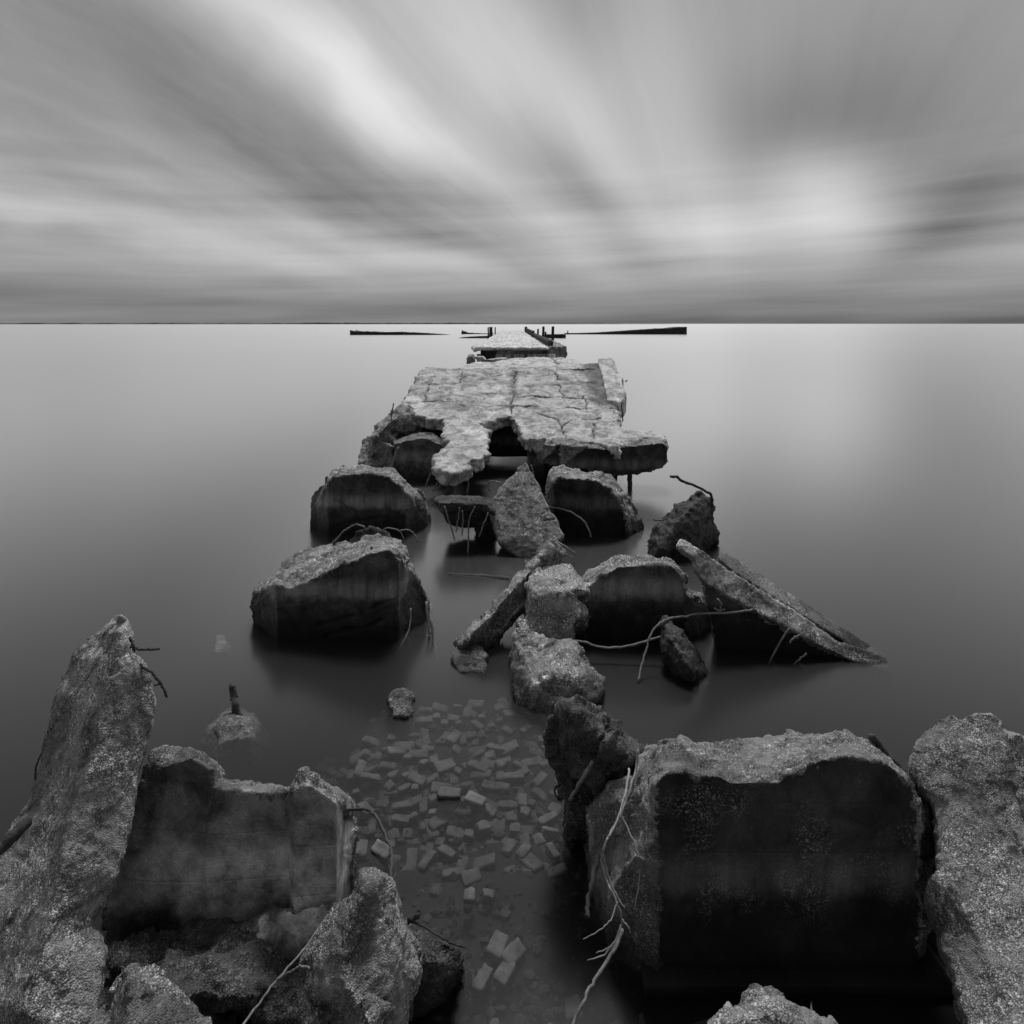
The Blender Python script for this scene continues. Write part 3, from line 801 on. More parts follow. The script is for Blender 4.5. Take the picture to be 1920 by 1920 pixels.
rock('small rounded stone just breaking the surface left of the brick patch',
     [(728, 1305), (738, 1294), (758, 1290), (772, 1300), (776, 1312), (770, 1340), (735, 1340)], [], (0, 0.15, -0.2), lin(1290, 5.22, 1340, 4.86), 39, 0.011, 'sunk')
rock('stones heaped in the gap between the second and third left stubs',
     [(655, 1012), (672, 992), (700, 990), (725, 996), (735, 1020), (730, 1040), (660, 1040)], [], (0, 0.3, -0.2), lin(990, 8.0, 1040, 7.8), 40, 0.02, 'dark')
bot = rock('half sunken rounded boulder topped by a short post off the left shore',
     [(380, 1392), (386, 1362), (410, 1340), (428, 1330), (450, 1328), (470, 1338), (486, 1360), (488, 1380), (470, 1410), (400, 1420)], [[(405, 1372, wY(1372, 0.015)), (430, 1352, wY(1352, 0.03)), (462, 1362, wY(1362, 0.02))], [(410, 1392, wY(1392, -0.01)), (440, 1385, wY(1385, 0.01)), (468, 1384, wY(1384, 0.0))]], (0, 0.3, -0.35), lambda x, y: wY(y, -0.09), 41, 0.012, 'sunk')
rod(bot, [(447, 1345, 4.9), (441, 1318, 4.92), (437, 1300, 4.95), (436, 1284, 4.96)], 0.032, 'wood', 'post', taper=0.75)
rock('narrow submerged fragment poking up far left of the second stub',
     [(402, 1200), (406, 1191), (418, 1190), (424, 1198), (418, 1212), (411, 1228), (402, 1232)], [], (0.02, 0.12, -0.2), lambda x, y: wY(y, -0.02 + 0.0006 * (1215 - y)), 42, 0.013, 'sunk', (0.01, 0.012, 0.005))

# ================================================================== LOOSE STRANDS
strand('cable', 'thin pale cable sagging across the front of the squat right stub', 'cable', [([(1066, 1199, 5.75), (1091, 1203, 5.72), (1142, 1216, 5.7), (1198, 1206, 5.7), (1243, 1193, 5.72)], 0.010, 1.0)], 'rod')
strand('cable', 'thin pale cable arching out of the water to the channel shaped slab', 'cable', [([(1196, 1278, 5.35), (1208, 1229, 5.5), (1222, 1187, 5.6), (1238, 1168, 5.65), (1262, 1159, 5.75), (1306, 1152, 5.8), (1363, 1149, 5.8), (1412, 1144, 5.76)], 0.009, 1.0)], 'rod')
strand('wire_loop', 'pair of bent wires looping over stones behind the wide left stub', 'wire', [([(620, 1024, 8.0), (640, 1001, 8.0), (655, 989, 8.0), (668, 984, 8.0), (682, 988, 8.0), (688, 999, 8.0)], 0.013, 0.8), ([(665, 1018, 8.0), (672, 1003, 8.0), (684, 995, 8.0)], 0.010, 0.8)], 'rod')
strand('wire_loop', 'thin wires drooping beside the wide left stub top', 'wire', [([(716, 1004, 8.0), (722, 991, 8.0), (740, 992, 8.0), (752, 999, 8.0), (757, 1016, 8.0)], 0.010, 0.8), ([(748, 996, 8.0), (762, 993, 8.0), (776, 1001, 8.0), (784, 1016, 8.0)], 0.010, 0.8)], 'rod')
strand('sunken_log', 'thin encrusted log floating behind the narrow leaning slab', 'log', [([(842, 1078, 7.66), (884, 1080, 7.64), (912, 1083, 7.6), (955, 1087, 7.52)], 0.022, 1.7)], 'wood')
YR = 2.86
strand('roots', 'pale tangled roots hanging down the left corner of the dark square stub', 'roots', [
    ([(1196, 1405, 3.36), (1190, 1452, 3.3), (1163, 1528, 3.1), (1139, 1571, 3.0), (1128, 1612, 2.98), (1139, 1653, 2.96), (1157, 1690, 2.9), (1166, 1725, 2.88), (1160, 1765, 2.86)], 0.006, 0.6),
    ([(1139, 1571, 2.99), (1132, 1600, 2.97), (1140, 1640, 2.95), (1158, 1682, 2.9), (1170, 1700, 2.88)], 0.004, 0.6),
    ([(1157, 1690, 2.9), (1148, 1720, 2.86), (1130, 1740, 2.84), (1094, 1760, 2.84)], 0.0045, 0.4),
    ([(1166, 1725, 2.88), (1178, 1738, 2.86), (1182, 1748, 2.86)], 0.005, 0.4),
    ([(1164, 1735, 2.88), (1150, 1770, 2.85), (1118, 1787, 2.84)], 0.005, 0.4),
    ([(1158, 1762, 2.86), (1135, 1790, 2.84), (1102, 1800, 2.84)], 0.005, 0.4),
    ([(1180, 1440, 3.3), (1172, 1490, 3.16), (1156, 1540, 3.06), (1140, 1570, 3.0)], 0.006, 0.8),
    ([(1163, 1528, 3.1), (1180, 1560, 3.06), (1197, 1605, 3.0), (1199, 1650, 2.96), (1190, 1700, 2.94)], 0.005, 0.5)], 'root')
strand('driftwood_stick', 'bleached stick slanting down from the roots into the dark shallows', 'stick', [([(1168, 1742, 2.86), (1146, 1790, 2.78), (1120, 1830, 2.72), (1096, 1872, 2.66), (1072, 1925, 2.6)], 0.008, 0.8)], 'rod')
strand('driftwood_stick', 'dark stick leaning behind the left corner of the square stub', 'stick', [([(1124, 1600, 3.2), (1110, 1650, 3.1), (1104, 1690, 3.05), (1100, 1720, 3.0)], 0.013, 0.8)], 'darkroot')
strand('driftwood_stick', 'short dark stick poking up at the right shoulder of the square stub', 'stick', [([(1633, 1379, 3.35), (1655, 1405, 3.32), (1676, 1430, 3.28), (1700, 1458, 3.26)], 0.020, 0.7)], 'wood')
strand('wire', 'long thin wire slanting over rubble to the pale spear shaped chunk', 'wire', [([(450, 1930, 2.3), (494, 1871, 2.42), (531, 1825, 2.5), (576, 1772, 2.62), (623, 1704, 2.85)], 0.0045, 1.0), ([(520, 1838, 2.46), (545, 1822, 2.4), (562, 1813, 2.38), (580, 1814, 2.36)], 0.004, 1.0)], 'rod')
strand('wire', 'curved rusty wire bending from the ribbed stub down to the spear shaped chunk', 'wire', [([(645, 1518, 3.2), (683, 1517, 3.1), (703, 1528, 3.0), (720, 1563, 2.9), (733, 1593, 2.8), (733, 1630, 2.66), (731, 1664, 2.58)], 0.007, 0.9)], 'darkroot')

# ================================================================== MAIN DECK
def deckY(x, y):
    # sagging plane: near lip low, far end high
    return 11.3 + (15.8 - 11.3) * ((850 - y) / (850 - 688)) ** 1.15 if y < 850 else 11.3 - (y - 850) * 0.02


deck_out = [(800, 688), (791, 693), (785, 704), (772, 727), (760, 747), (754, 759), (769, 762), (776, 771), (781, 778), (794, 782), (816, 784), (832, 785), (834, 798), (832, 810), (830, 817), (847, 826), (840, 835), (827, 843), (821, 848), (816, 856), (817, 871), (826, 877), (833, 884), (847, 885), (862, 881), (879, 876), (882, 870), (871, 862), (904, 860), (910, 848), (913, 834), (910, 818), (915, 806), (904, 798), (896, 794), (913, 788), (933, 783), (957, 778), (965, 786), (973, 799), (979, 810), (984, 822), (997, 823), (1025, 823), (1054, 822), (1065, 825), (1089, 828), (1122, 831), (1138, 834), (1157, 839), (1160, 834), (1199, 830), (1194, 822), (1218, 820), (1243, 823), (1251, 828), (1244, 818), (1225, 809), (1202, 807), (1186, 806), (1167, 802), (1159, 797), (1154, 773), (1146, 757), (1139, 752), (1134, 725), (1128, 697), (1122, 680), (1105, 681), (1088, 684), (1030, 686), (977, 688), (868, 690), (822, 689)]
inner = [[(820, 720), (900, 715), (1000, 712), (1100, 710)], [(800, 745), (900, 742), (1000, 740), (1110, 735)], [(810, 770), (900, 765), (1000, 760), (1120, 760)], [(860, 800), (870, 840)], [(1010, 795), (1080, 790), (1130, 795)]]
dp = lambda x, y: P(x, y, deckY(x, y))
top = cdt_piece(rag(deck_out, 5, 2.0, 3, lambda p: p[1] < 700 or (p[0] > 1120 and p[1] < 760)), inner, (0, 0.03, -0.24), deckY)
crk = [[dp(965, 697), dp(963, 730), dp(960, 757), dp(957, 775)], [dp(757, 757), dp(800, 753), (dp(845, 753)), dp(870, 762), dp(905, 762), dp(960, 761), dp(1010, 763)],
       [dp(1005, 775), dp(1030, 782), dp(1045, 788), dp(1053, 797), dp(1056, 806), dp(1058, 821)], [dp(1053, 797), dp(1070, 789), dp(1100, 785), dp(1130, 784)],
       [dp(1040, 699), dp(1047, 711), dp(1070, 716), dp(1110, 718)], [dp(1000, 724), dp(1030, 727), dp(1047, 722)], [dp(1047, 722), dp(1052, 735), dp(1056, 745), dp(1060, 757)],
       [dp(965, 745), dp(1000, 744), dp(1040, 744), dp(1058, 745), dp(1095, 748)], [dp(1095, 744), dp(1102, 755), dp(1098, 768)],
       [dp(790, 720), dp(830, 722), dp(862, 718), dp(868, 695)], [dp(1113, 822), dp(1115, 808), dp(1112, 795)], [dp(800, 757), dp(795, 738), dp(812, 715), dp(818, 697)],
       [dp(1050, 693), dp(1115, 693)], [dp(1060, 765), dp(1100, 766), dp(1140, 764)], [dp(900, 738), dp(955, 741)], [dp(870, 706), dp(940, 704)]]
deck = chunk('collapsed_deck', 'cracked pale concrete deck slab sagging towards the viewer with a broken front edge', 'pier deck', [top], 0.026, M['deck'], (0.012, 0.012, 0.007), 50, agg=30, aggamp=0.006, ledge=0.007, sidejag=0.055, stains=[([dp(1112, 684), dp(1118, 700), dp(1124, 728), dp(1130, 752)], 0.38, 0.75), ([dp(965, 697), dp(962, 740)], 0.12, 0.5), ([dp(990, 724), dp(1110, 718)], 0.14, 0.45), ([dp(800, 750), dp(870, 762)], 0.12, 0.4)], cracks=crk, crackw=0.038, crackd=0.08, facet=0.022, fscale=2.0, group='decks of the ruined pier')
Z = lambda x, y, Y: P(x, y, Y).z
# kerb
kerb = cdt_piece([(1122, 681), (1122, 672), (1147, 671), (1152, 676), (1155, 686), (1159, 697), (1168, 707), (1165, 714), (1170, 729), (1174, 737), (1171, 747), (1160, 754), (1139, 750), (1134, 725), (1129, 700)], [], (0.0, 0.02, -0.40), lambda x, y: deckY(x, y + 6))
chunk('kerb', None, None, [kerb], 0.026, M['deck'], (0.008, 0.008, 0.006), 51, facet=0.03, ledge=0.006, parent=deck, agg=18, aggamp=0.01)
# front beam and outrigger under the lip
beam = cdt_piece([(1000, 836), (1050, 832), (1100, 838), (1157, 845), (1162, 840), (1200, 834), (1245, 830), (1252, 838), (1252, 860), (1246, 872), (1225, 884), (1190, 889), (1160, 893), (1100, 880), (1050, 875), (1010, 870), (996, 850)], [], (0, 0.35, 0.05), lambda x, y: 11.55, [[(1150, 850), (1165, 838), (1250, 838), (1253, 900), (1000, 900), (1000, 850)]])
chunk('edge_beam', None, None, [beam], 0.03, M['mid'], (0.025, 0.03, 0.012), 52, parent=deck, aggamp=0)
def sbeam(x0, x1, y0, y1):
    zt = lambda y: P(0, 0, 1).z * 0 + 0.71 + (y - 11.3) * 0.25 - 0.30
    return hull_piece([(x, y, zt(y) - dz) for x in (x0, x1) for y in (y0, y1) for dz in (0, 0.45)], 0.0)
cb = [box_piece(-0.95, 1.9, 13.9, 14.2, 0.12, 0.98, 0.0), sbeam(-1.85, -1.5, 13.0, 15.4), sbeam(0.3, 0.6, 11.9, 15.4), sbeam(1.5, 1.8, 12.0, 15.4)]
chunk('under_beam', None, None, cb, 0.04, M['dark'], (0.02, 0.02, 0.01), 53, parent=deck, aggamp=0)
# ragged hanging bits at the lip
for hk, hang in enumerate([cdt_piece([(992, 822), (1020, 824), (1018, 836), (1012, 846), (1005, 848), (998, 840)], [], (0, 0.15, 0.02), lambda x, y: 11.5), cdt_piece([(1132, 834), (1158, 838), (1164, 858), (1158, 866), (1150, 850)], [], (0, 0.15, 0.02), lambda x, y: 11.3)]):
    chunk('broken_lip', None, None, [hang], 0.022, M['deck'], (0.03, 0.04, 0.012), 54 + hk, parent=deck, aggamp=0.01, agg=18)
strip = cdt_piece([(1141, 755), (1148, 755), (1158, 770), (1160, 790), (1158, 798), (1152, 796), (1150, 775)], [], (0, 0.05, -0.25), deckY)
chunk('broken_edge', None, None, [strip], 0.024, M['deck'], (0.03, 0.05, 0.02), 55, parent=deck, aggamp=0.01, agg=18)
for pts in ([(1167, 755), (1165, 763), (1167, 772), (1167, 790)], [(1172, 716), (1176, 713)], [(1150, 790), (1156, 793), (1162, 788)], [(880, 884), (878, 902), (876, 924)], [(829, 888), (820, 905), (811, 921)], [(812, 878), (805, 895), (797, 914)], [(832, 892), (827, 905), (822, 918)], [(917, 921), (917, 903), (937, 905), (940, 912)], [(996, 872), (1000, 890), (998, 905)]):
    yy = deckY(0, 790) if pts[0][0] > 1100 else (10.9 if pts[0][1] > 860 else 11.2)
    if pts[0][0] == 1172:
        yy = deckY(0, 716)
    rod(deck, [(x, y, yy) for x, y in pts], 0.013, 'rod' if pts[0][0] < 1100 else 'rust')
rod(deck, [(1181, 885, 11.7), (1181, 900, 11.7), (1181, 919, 11.7)], 0.045, 'rust', 'hanging_pipe')

# fallen edge piece on the left
pA = cdt_piece([(752, 761), (769, 763), (776, 777), (768, 792), (754, 802), (749, 807), (732, 804), (729, 807), (730, 815), (737, 824), (730, 834), (719, 824), (711, 834), (697, 840), (694, 880), (690, 905), (672, 905), (673, 874), (672, 859), (676, 840), (679, 827), (688, 817), (701, 810), (704, 799), (722, 784), (733, 774), (741, 767)],
               [[(745, 780, 12.75), (725, 800, 12.35), (705, 820, 12.05)]], (0.12, 0.3, -0.22), lin(760, 13.1, 880, 12.0))
pB = cdt_piece([(694, 838), (712, 832), (735, 838), (738, 925), (690, 925)], [], (0, 0.2, 0), lambda x, y: 12.3)
edge = chunk('fallen_edge', 'curved chunk of deck edge slumped down at the left end of the deck', 'concrete chunk', [pA, pB], 0.024, M['mid'], (0.03, 0.04, 0.014), 56, aggamp=0.012, agg=18)
rod(edge, [(738, 756, 12.7), (735, 775, 12.6), (730, 803, 12.3)], 0.012)

# supporting stubs under the deck
def hidden_stub(label, x0, x1, y0, y1, z1, seed):
    chunk('pier_stub', label, 'pier stub', [box_piece(x0, x1, y0, y1, -0.6, z1)], 0.04, M['mid'], (0.03, 0.03, 0.01), seed, group='broken concrete pier stubs', aggamp=0, famp=0.4)
hidden_stub('shadowed pier stub holding up the sagging deck lip on the right', 0.55, 2.0, 12.1, 12.9, 0.62, 57)
hidden_stub('shadowed pier stub in the dark below the left side of the deck', -2.45, -0.9, 15.0, 15.7, 1.25, 58)
hidden_stub('shadowed pier stub in the dark below the right side of the deck', 0.7, 2.2, 15.0, 15.7, 1.4, 59)

# second deck section
o2 = [(868, 687), (877, 683), (889, 680), (924, 679), (950, 674), (967, 672), (1009, 671), (1037, 672), (1059, 672), (1079, 675), (1090, 681), (1094, 700), (860, 700)]
d2 = cdt_piece(o2, [], (0, 0.0, -0.3), lambda x, y: wY(y, 1.78))
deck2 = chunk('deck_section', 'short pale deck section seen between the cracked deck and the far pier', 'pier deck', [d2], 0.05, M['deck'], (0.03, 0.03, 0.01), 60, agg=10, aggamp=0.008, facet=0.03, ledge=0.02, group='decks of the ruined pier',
              cracks=[[P(1037, 673, wY(673, 1.78)), P(1046, 684, wY(684, 1.78))]], crackw=0.12, crackd=0.06)
for i, yy in enumerate((18.3, 21.4)):
    for sx in (-1, 1):
        me = mesh_from(*box_piece(sx * 1.4 - 0.7, sx * 1.4 + 0.7, yy, yy + 0.7, -0.5, 1.46)[:2], 'support')
        me.transform(__import__('mathutils').Matrix.Translation(-Vector(deck2['_o'])))
        link('support', me, M['dark'], deck2)

# ================================================================== FAR PIER
root = bpy.data.objects.new('far_pier', None)
col.objects.link(root)
root.location = (0.2, 33.5, 0)
root['_o'] = [0.2, 33.5, 0.0]
tag(root, 'long far end of the ruined pier on piles with parapets running to the horizon', 'pier', 'decks of the ruined pier', 'thing')
fx0, fx1 = -1.98, 1.92
Y0 = 33.5
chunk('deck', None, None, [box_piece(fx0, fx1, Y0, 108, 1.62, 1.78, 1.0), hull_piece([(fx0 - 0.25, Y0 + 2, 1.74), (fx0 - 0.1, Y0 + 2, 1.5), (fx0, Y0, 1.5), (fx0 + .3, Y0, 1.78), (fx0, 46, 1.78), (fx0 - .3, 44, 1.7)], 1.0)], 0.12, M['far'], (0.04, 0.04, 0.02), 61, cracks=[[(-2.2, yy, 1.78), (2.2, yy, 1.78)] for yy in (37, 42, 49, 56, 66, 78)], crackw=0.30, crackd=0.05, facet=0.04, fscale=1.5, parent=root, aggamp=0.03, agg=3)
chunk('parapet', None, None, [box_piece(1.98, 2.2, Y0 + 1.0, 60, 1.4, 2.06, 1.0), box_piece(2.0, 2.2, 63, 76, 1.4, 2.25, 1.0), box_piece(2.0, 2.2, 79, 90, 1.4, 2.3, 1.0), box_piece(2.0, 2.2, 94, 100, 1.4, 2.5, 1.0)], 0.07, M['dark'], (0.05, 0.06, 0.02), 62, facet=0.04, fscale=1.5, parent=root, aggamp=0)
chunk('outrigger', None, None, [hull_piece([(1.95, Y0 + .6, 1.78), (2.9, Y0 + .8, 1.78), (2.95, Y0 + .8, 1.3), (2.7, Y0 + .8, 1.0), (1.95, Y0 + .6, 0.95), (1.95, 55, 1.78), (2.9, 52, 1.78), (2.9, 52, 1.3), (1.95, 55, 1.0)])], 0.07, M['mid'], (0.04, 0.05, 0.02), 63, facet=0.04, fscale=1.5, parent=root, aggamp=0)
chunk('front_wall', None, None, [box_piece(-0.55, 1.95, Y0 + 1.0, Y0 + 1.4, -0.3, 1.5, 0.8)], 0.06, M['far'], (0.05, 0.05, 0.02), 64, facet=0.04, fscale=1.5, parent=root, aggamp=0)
ro = Vector(root['_o'])
def pile(x, y, r, z1):
    V, Fc = tube([Vector((x, y, -0.6)) - ro, Vector((x + random.uniform(-.03, .03), y, z1)) - ro], r, 9, 0.06, smooth=False)
    return link('pile', mesh_from(V, Fc, 'pile', True), M['root'] if y < 34 else M['wood'], root)
for px in (897, 937, 953, 967, 978, 994, 1003, 1012, 1020, 1028, 1036):
    pile((px - CX) / F * (Y0 + 0.3), Y0 + 0.3, random.choice((0.10, 0.16, 0.2)), 1.4)
for yy in range(38, 108, 6):
    for xx in (-1.7, 0.0, 1.7):
        pile(xx, yy, 0.17, 1.52)

# debris at the near end of the far pier
for i, (pts, lab) in enumerate((([(888, 669), (905, 669), (912, 676), (897, 677)], 'pale plank of broken concrete leaning at the left corner of the far pier'),
                                ([(912, 675), (940, 672), (952, 673), (950, 676), (924, 678)], 'flat pale slab fallen in front of the dark opening of the far pier'))):
    pc = cdt_piece([(x, y, 27.5) for x, y in pts], [], (0, 0.8, -0.02))
    chunk('fallen_plank', lab, 'concrete slab', [pc], 0.04, M['deck'], (0.01, 0.02, 0.01), 65 + i, aggamp=0)
pc = cdt_piece([(876, 672), (880, 667), (886, 667), (889, 674), (888, 683), (880, 686), (876, 682)], [], (0, 0.5, 0), lambda x, y: 22.5)
chunk('bollard', 'stubby rounded mooring bollard at the left corner of the short deck section', 'bollard', [pc], 0.035, M['mid'], (0.03, 0.03, 0.01), 68, aggamp=0)

# timber posts standing beside the far deck
for i, (px, py, lab) in enumerate(((915.5, 613.5, 'slim weathered post at the left of the far pier, farthest left of three'), (920.5, 613, 'thick dark post standing at the left side of the far pier'), (928.5, 613.5, 'slim pale post at the left of the far pier, nearest the deck'),
                                   (1009, 616.5, 'short leaning post inside the right parapet of the far pier'), (1019, 612, 'tall leaning post on the right side of the far pier'), (1037, 612, 'thick post at the far right of the far pier beside the floating pontoon'), (1023, 622, 'very short broken post between two taller ones on the right'))):
    Y = 75.0
    top_ = P(px, py, Y)
    bot_ = Vector((top_.x - (0.12 if i in (3, 4, 5) else 0), Y, -0.8))
    r = (0.10, 0.24, 0.09, 0.13, 0.17, 0.19, 0.13)[i]
    V, Fc = tube([Vector((0, 0, 0)), (top_ - bot_) * 0.6, top_ - bot_], r, 8, 0.1, taper=0.8)
    o = link('timber_post', mesh_from(V, Fc, 'timber_post', True), M['wood'], None, bot_)
    tag(o, lab, 'post', 'timber posts beside the far pier', 'thing')

# ================================================================== SUNKEN HULKS
def hulk(label, top_line, base_y, Y, depth, seed, name='sunken_barge', ribs=()):
    """long low hull with a broken sheer line, stern transom, deck and rib stumps"""
    o = bpy.data.objects.new(name, None)
    col.objects.link(o)
    fine = []
    for (xa, ya), (xb, yb) in zip(top_line[:-1], top_line[1:]):
        m_ = max(1, int((xb - xa) / 2.5))
        fine += [(xa + (xb - xa) * k / m_, ya + (yb - ya) * k / m_ + (random.uniform(-0.28, 0.28) if (base_y - ya) > 1.2 else 0)) for k in range(m_)]
    top_line = fine + [top_line[-1]]
    xs = [P(x, base_y, Y).x for x, _ in top_line]
    o.location = (sum(xs) / len(xs), Y, 0)
    o['_o'] = list(o.location)
    tag(o, label, 'barge', 'sunken hulks on the horizon', 'thing')
    V, Fc = [], []
    oo = Vector(o.location)
    prof = ((0.0, -0.8, 0.9), (0.0, None, 0.0), (0.25, None, 0.0), (0.5, 0.35, 0.0), (1 - 0.3, 0.35, 0.0), (1.0, None, 0.0), (1.0, -0.8, 0.9))
    n = len(prof)
    for k, (x, y) in enumerate(top_line):
        p = P(x, y, Y)
        for a, zz, inn in prof:
            z = p.z if zz is None else (zz if zz < 0 else max(0.02, p.z - zz))
            V.append(Vector((p.x, Y + a * depth + (0.5 - a) * inn * 0.3, z)) - oo)
    for k in range(len(top_line) - 1):
        for j in range(n - 1):
            Fc.append([k * n + j, (k + 1) * n + j, (k + 1) * n + j + 1, k * n + j + 1])
    Fc.append(list(range(n))[::-1])
    Fc.append([(len(top_line) - 1) * n + j for j in range(n)])
    link('hull', mesh_from(V, Fc, 'hull'), M['hull'], o)
    for x, y0, y1 in ribs:
        a, b = P(x, y0, Y + 0.3), P(x, y1, Y + 0.3)
        v, f = tube([a - oo, b - oo], 0.14, 6, 0.1, smooth=False)
        link('rib_stump', mesh_from(v, f, 'rib_stump', True), M['wood'], o)
    return o


hulk('low dark wrecked barge lying in the water left of the far pier', [(656, 619), (660, 620.3), (668, 622), (678, 621.3), (684, 622.5), (690, 621.5), (700, 622.3), (715, 623), (730, 623), (745, 622.3), (758, 623.2), (775, 624), (790, 624.8), (808, 625.6), (822, 626.6), (842, 628.2)], 628.5, 171, 7, 1, ribs=[(775 + 3.1 * k, 622.6 + 0.22 * k, 626) for k in range(12)])
hulk('long dark wrecked barge rising to a high square stern right of the far pier', [(1062, 625), (1080, 625), (1100, 624.5), (1125, 623.8), (1150, 622), (1175, 620.3), (1200, 618.6), (1225, 617), (1240, 616), (1256, 615.7), (1268, 613.8), (1280, 613), (1288, 612.8)], 627, 180, 8, 2, ribs=[(1064.5, 620, 626)])
hulk('small broken hull with an upright stump behind the left posts of the far pier', [(865, 622), (868, 621), (872, 622), (876, 624), (890, 625), (912, 625.6), (935, 626)], 626.5, 185, 5, 3, ribs=[(867, 618.5, 622), (873.5, 622.5, 625)])
hulk('flat dark pontoon awash just left of the far pier', [(860, 633.6), (868, 632.4), (885, 631.2), (900, 630.6), (918, 630.2)], 634, 133, 4, 4, 'pontoon')
hulk('flat dark pontoon awash just right of the far pier', [(1022, 627.5), (1034, 627.3), (1048, 627.2), (1061, 627)], 634, 133, 6, 5, 'pontoon')

# ================================================================== BRICKS ON THE BED
def bed_z(x, y):
    xc = -0.38 + 0.04 * (y - 4)
    d = abs(x - xc)
    s = min(max((d - 0.62) / 1.0, 0), 1)
    s = s * s * (3 - 2 * s)
    far = min(max((y - 5.1) / 1.6, 0), 1)
    near = min(max((3.3 - y) / 0.5, 0), 1)
    return -0.13 - 0.75 * s * (1 - 0.8 * near) - 0.55 * far - 0.05 * near


def brick_mesh(k, lx, ly, lz):
    bm = bmesh.new()
    bmesh.ops.create_cube(bm, size=2.0)
    bmesh.ops.subdivide_edges(bm, edges=bm.edges[:], cuts=7, use_grid_fill=True)
    hs = np.array((lx, ly, lz)) / 2
    rr = 0.014
    co = np.array([v.co[:] for v in bm.verts]) * hs
    core = np.clip(co, -(hs - rr), hs - rr)
    dv_ = co - core
    ln = np.linalg.norm(dv_, axis=1, keepdims=True)
    co = core + dv_ / np.maximum(ln, 1e-6) * np.minimum(ln, rr)
    q_ = co + k * 0.7
    dd = np.stack([vnoise(q_ * 14, 1), vnoise(q_ * 14, 2), vnoise(q_ * 14, 3)], 1) * 0.010 + np.stack([vnoise(q_ * 45, 4), vnoise(q_ * 45, 5), vnoise(q_ * 45, 6)], 1) * 0.004
    for v, q in zip(bm.verts, co + dd):
        v.co = q
    me = bpy.data.meshes.new('brick')
    bm.to_mesh(me)
    bm.free()
    me.polygons.foreach_set('use_smooth', np.ones(len(me.polygons), dtype=bool))
    me.materials.append(M['brick'])
    return me


bmeshes = [brick_mesh(k, *s) for k, s in enumerate(((0.19, 0.095, 0.06), (0.18, 0.10, 0.065), (0.11, 0.095, 0.06), (0.14, 0.09, 0.07), (0.20, 0.10, 0.055), (0.09, 0.08, 0.06)))]
placed = []
def put_brick(px, py, z, k, rz, rx, ry, label, group='bricks scattered on the shallow bed'):
    Y = wY(py, z)
    p = P(px, py, Y)
    o = bpy.data.objects.new('brick', bmeshes[k])
    col.objects.link(o)
    o.location = p
    o.rotation_euler = (rx, ry, rz)
    sc_ = random.uniform(0.50, 0.82)
    o.scale = (sc_, sc_ * random.uniform(0.88, 1.12), sc_)
    tag(o, label, 'brick', group, 'thing')
    placed.append((p.x, p.y))
    return o


special = [(843, 1491, -0.005, 0, -0.06, 0.05, 0.05, 'dark wet brick just breaking the surface in the middle of the brick patch'),
           (890, 1501, -0.035, 1, -0.35, 0.1, 0.1, 'pale brick touching the surface right of the dark wet brick'),
           (880, 1679, -0.01, 2, -0.05, 0.05, 0.0, 'square pale broken brick standing clear of its neighbours at the near end of the patch'),
           (716, 1597, -0.01, 3, -0.5, 0.3, 0.2, 'tilted brick near the curved rusty wire'),
           (932, 1777, -0.10, 1, 1.25, 0.1, 0.05, 'upright looking brick, first of the three largest near the shore'),
           (962, 1790, -0.10, 0, 0.85, 0.4, 0.1, 'tipped dark edged brick beside the largest pair near the shore'),
           (905, 1838, -0.10, 0, 1.05, 0.05, 0.0, 'long brick in the nearest pair, left one'),
           (945, 1828, -0.10, 1, 1.1, 0.0, 0.05, 'long brick in the nearest pair, right one'),
           (915, 1678, -0.07, 2, 1.5, 0.1, 0.1, 'small square brick right of the clear square pale one')]
for s in special:
    o = put_brick(*s)
    if 'dark wet' in s[-1] and 'right of' not in s[-1]:
        o.material_slots[0].link = 'OBJECT'
        o.material_slots[0].material = M['dark_brick']
tries = 0
while len(placed) < 290 and tries < 20000:
    tries += 1
    py = random.uniform(1318, 1940)
    t = (py - 1318) / (1800 - 1318)
    c = 905 - 130 * math.exp(-((py - 1520) / 130) ** 2) + 40 * t
    wd = 110 + 150 * math.exp(-((py - 1500) / 120) ** 2)
    px = random.gauss(c + 40, wd * 0.5)
    if py > 1830:
        if random.random() < 0.85:
            continue
        px = random.choice((random.uniform(380, 600), random.uniform(790, 1340)))
    elif abs(px - c - 40) > wd * 1.4 or px > 1045:
        continue
    Y = wY(py, -0.1)
    x = (px - CX) / F * Y
    dist = 0.074 if 1380 < py < 1660 else 0.095
    if py > 1640:
        dist = 0.17
    if any((x - a) ** 2 + (Y - b) ** 2 < dist * dist for a, b in placed):
        continue
    zz = bed_z(x, Y) + random.uniform(-0.03, 0.035)
    if py > 1830:
        zz = random.uniform(-0.24, -0.12)
    if zz < -0.42:
        continue
    put_brick(px, py, zz, random.randrange(6), random.choice((0, 0, 1.57)) + random.gauss(0, 0.45), random.gauss(0, 0.16), random.gauss(0, 0.16), 'loose pale brick lying with many others on the shallow bed under clear water')

# ================================================================== SETTING
def grid(x0, x1, y0, y1, n, m, fz):
    V, Fc = [], []
    for j in range(m + 1):
        for i in range(n + 1):
            x = x0 + (x1 - x0) * i / n
            y = y0 + (y1 - y0) * j / m
            V.append((x, y, fz(x, y)))
    for j in range(m):
        for i in range(n):
            a = j * (n + 1) + i
            Fc.append([a, a + 1, a + n + 2, a + n + 1])
    return V, Fc


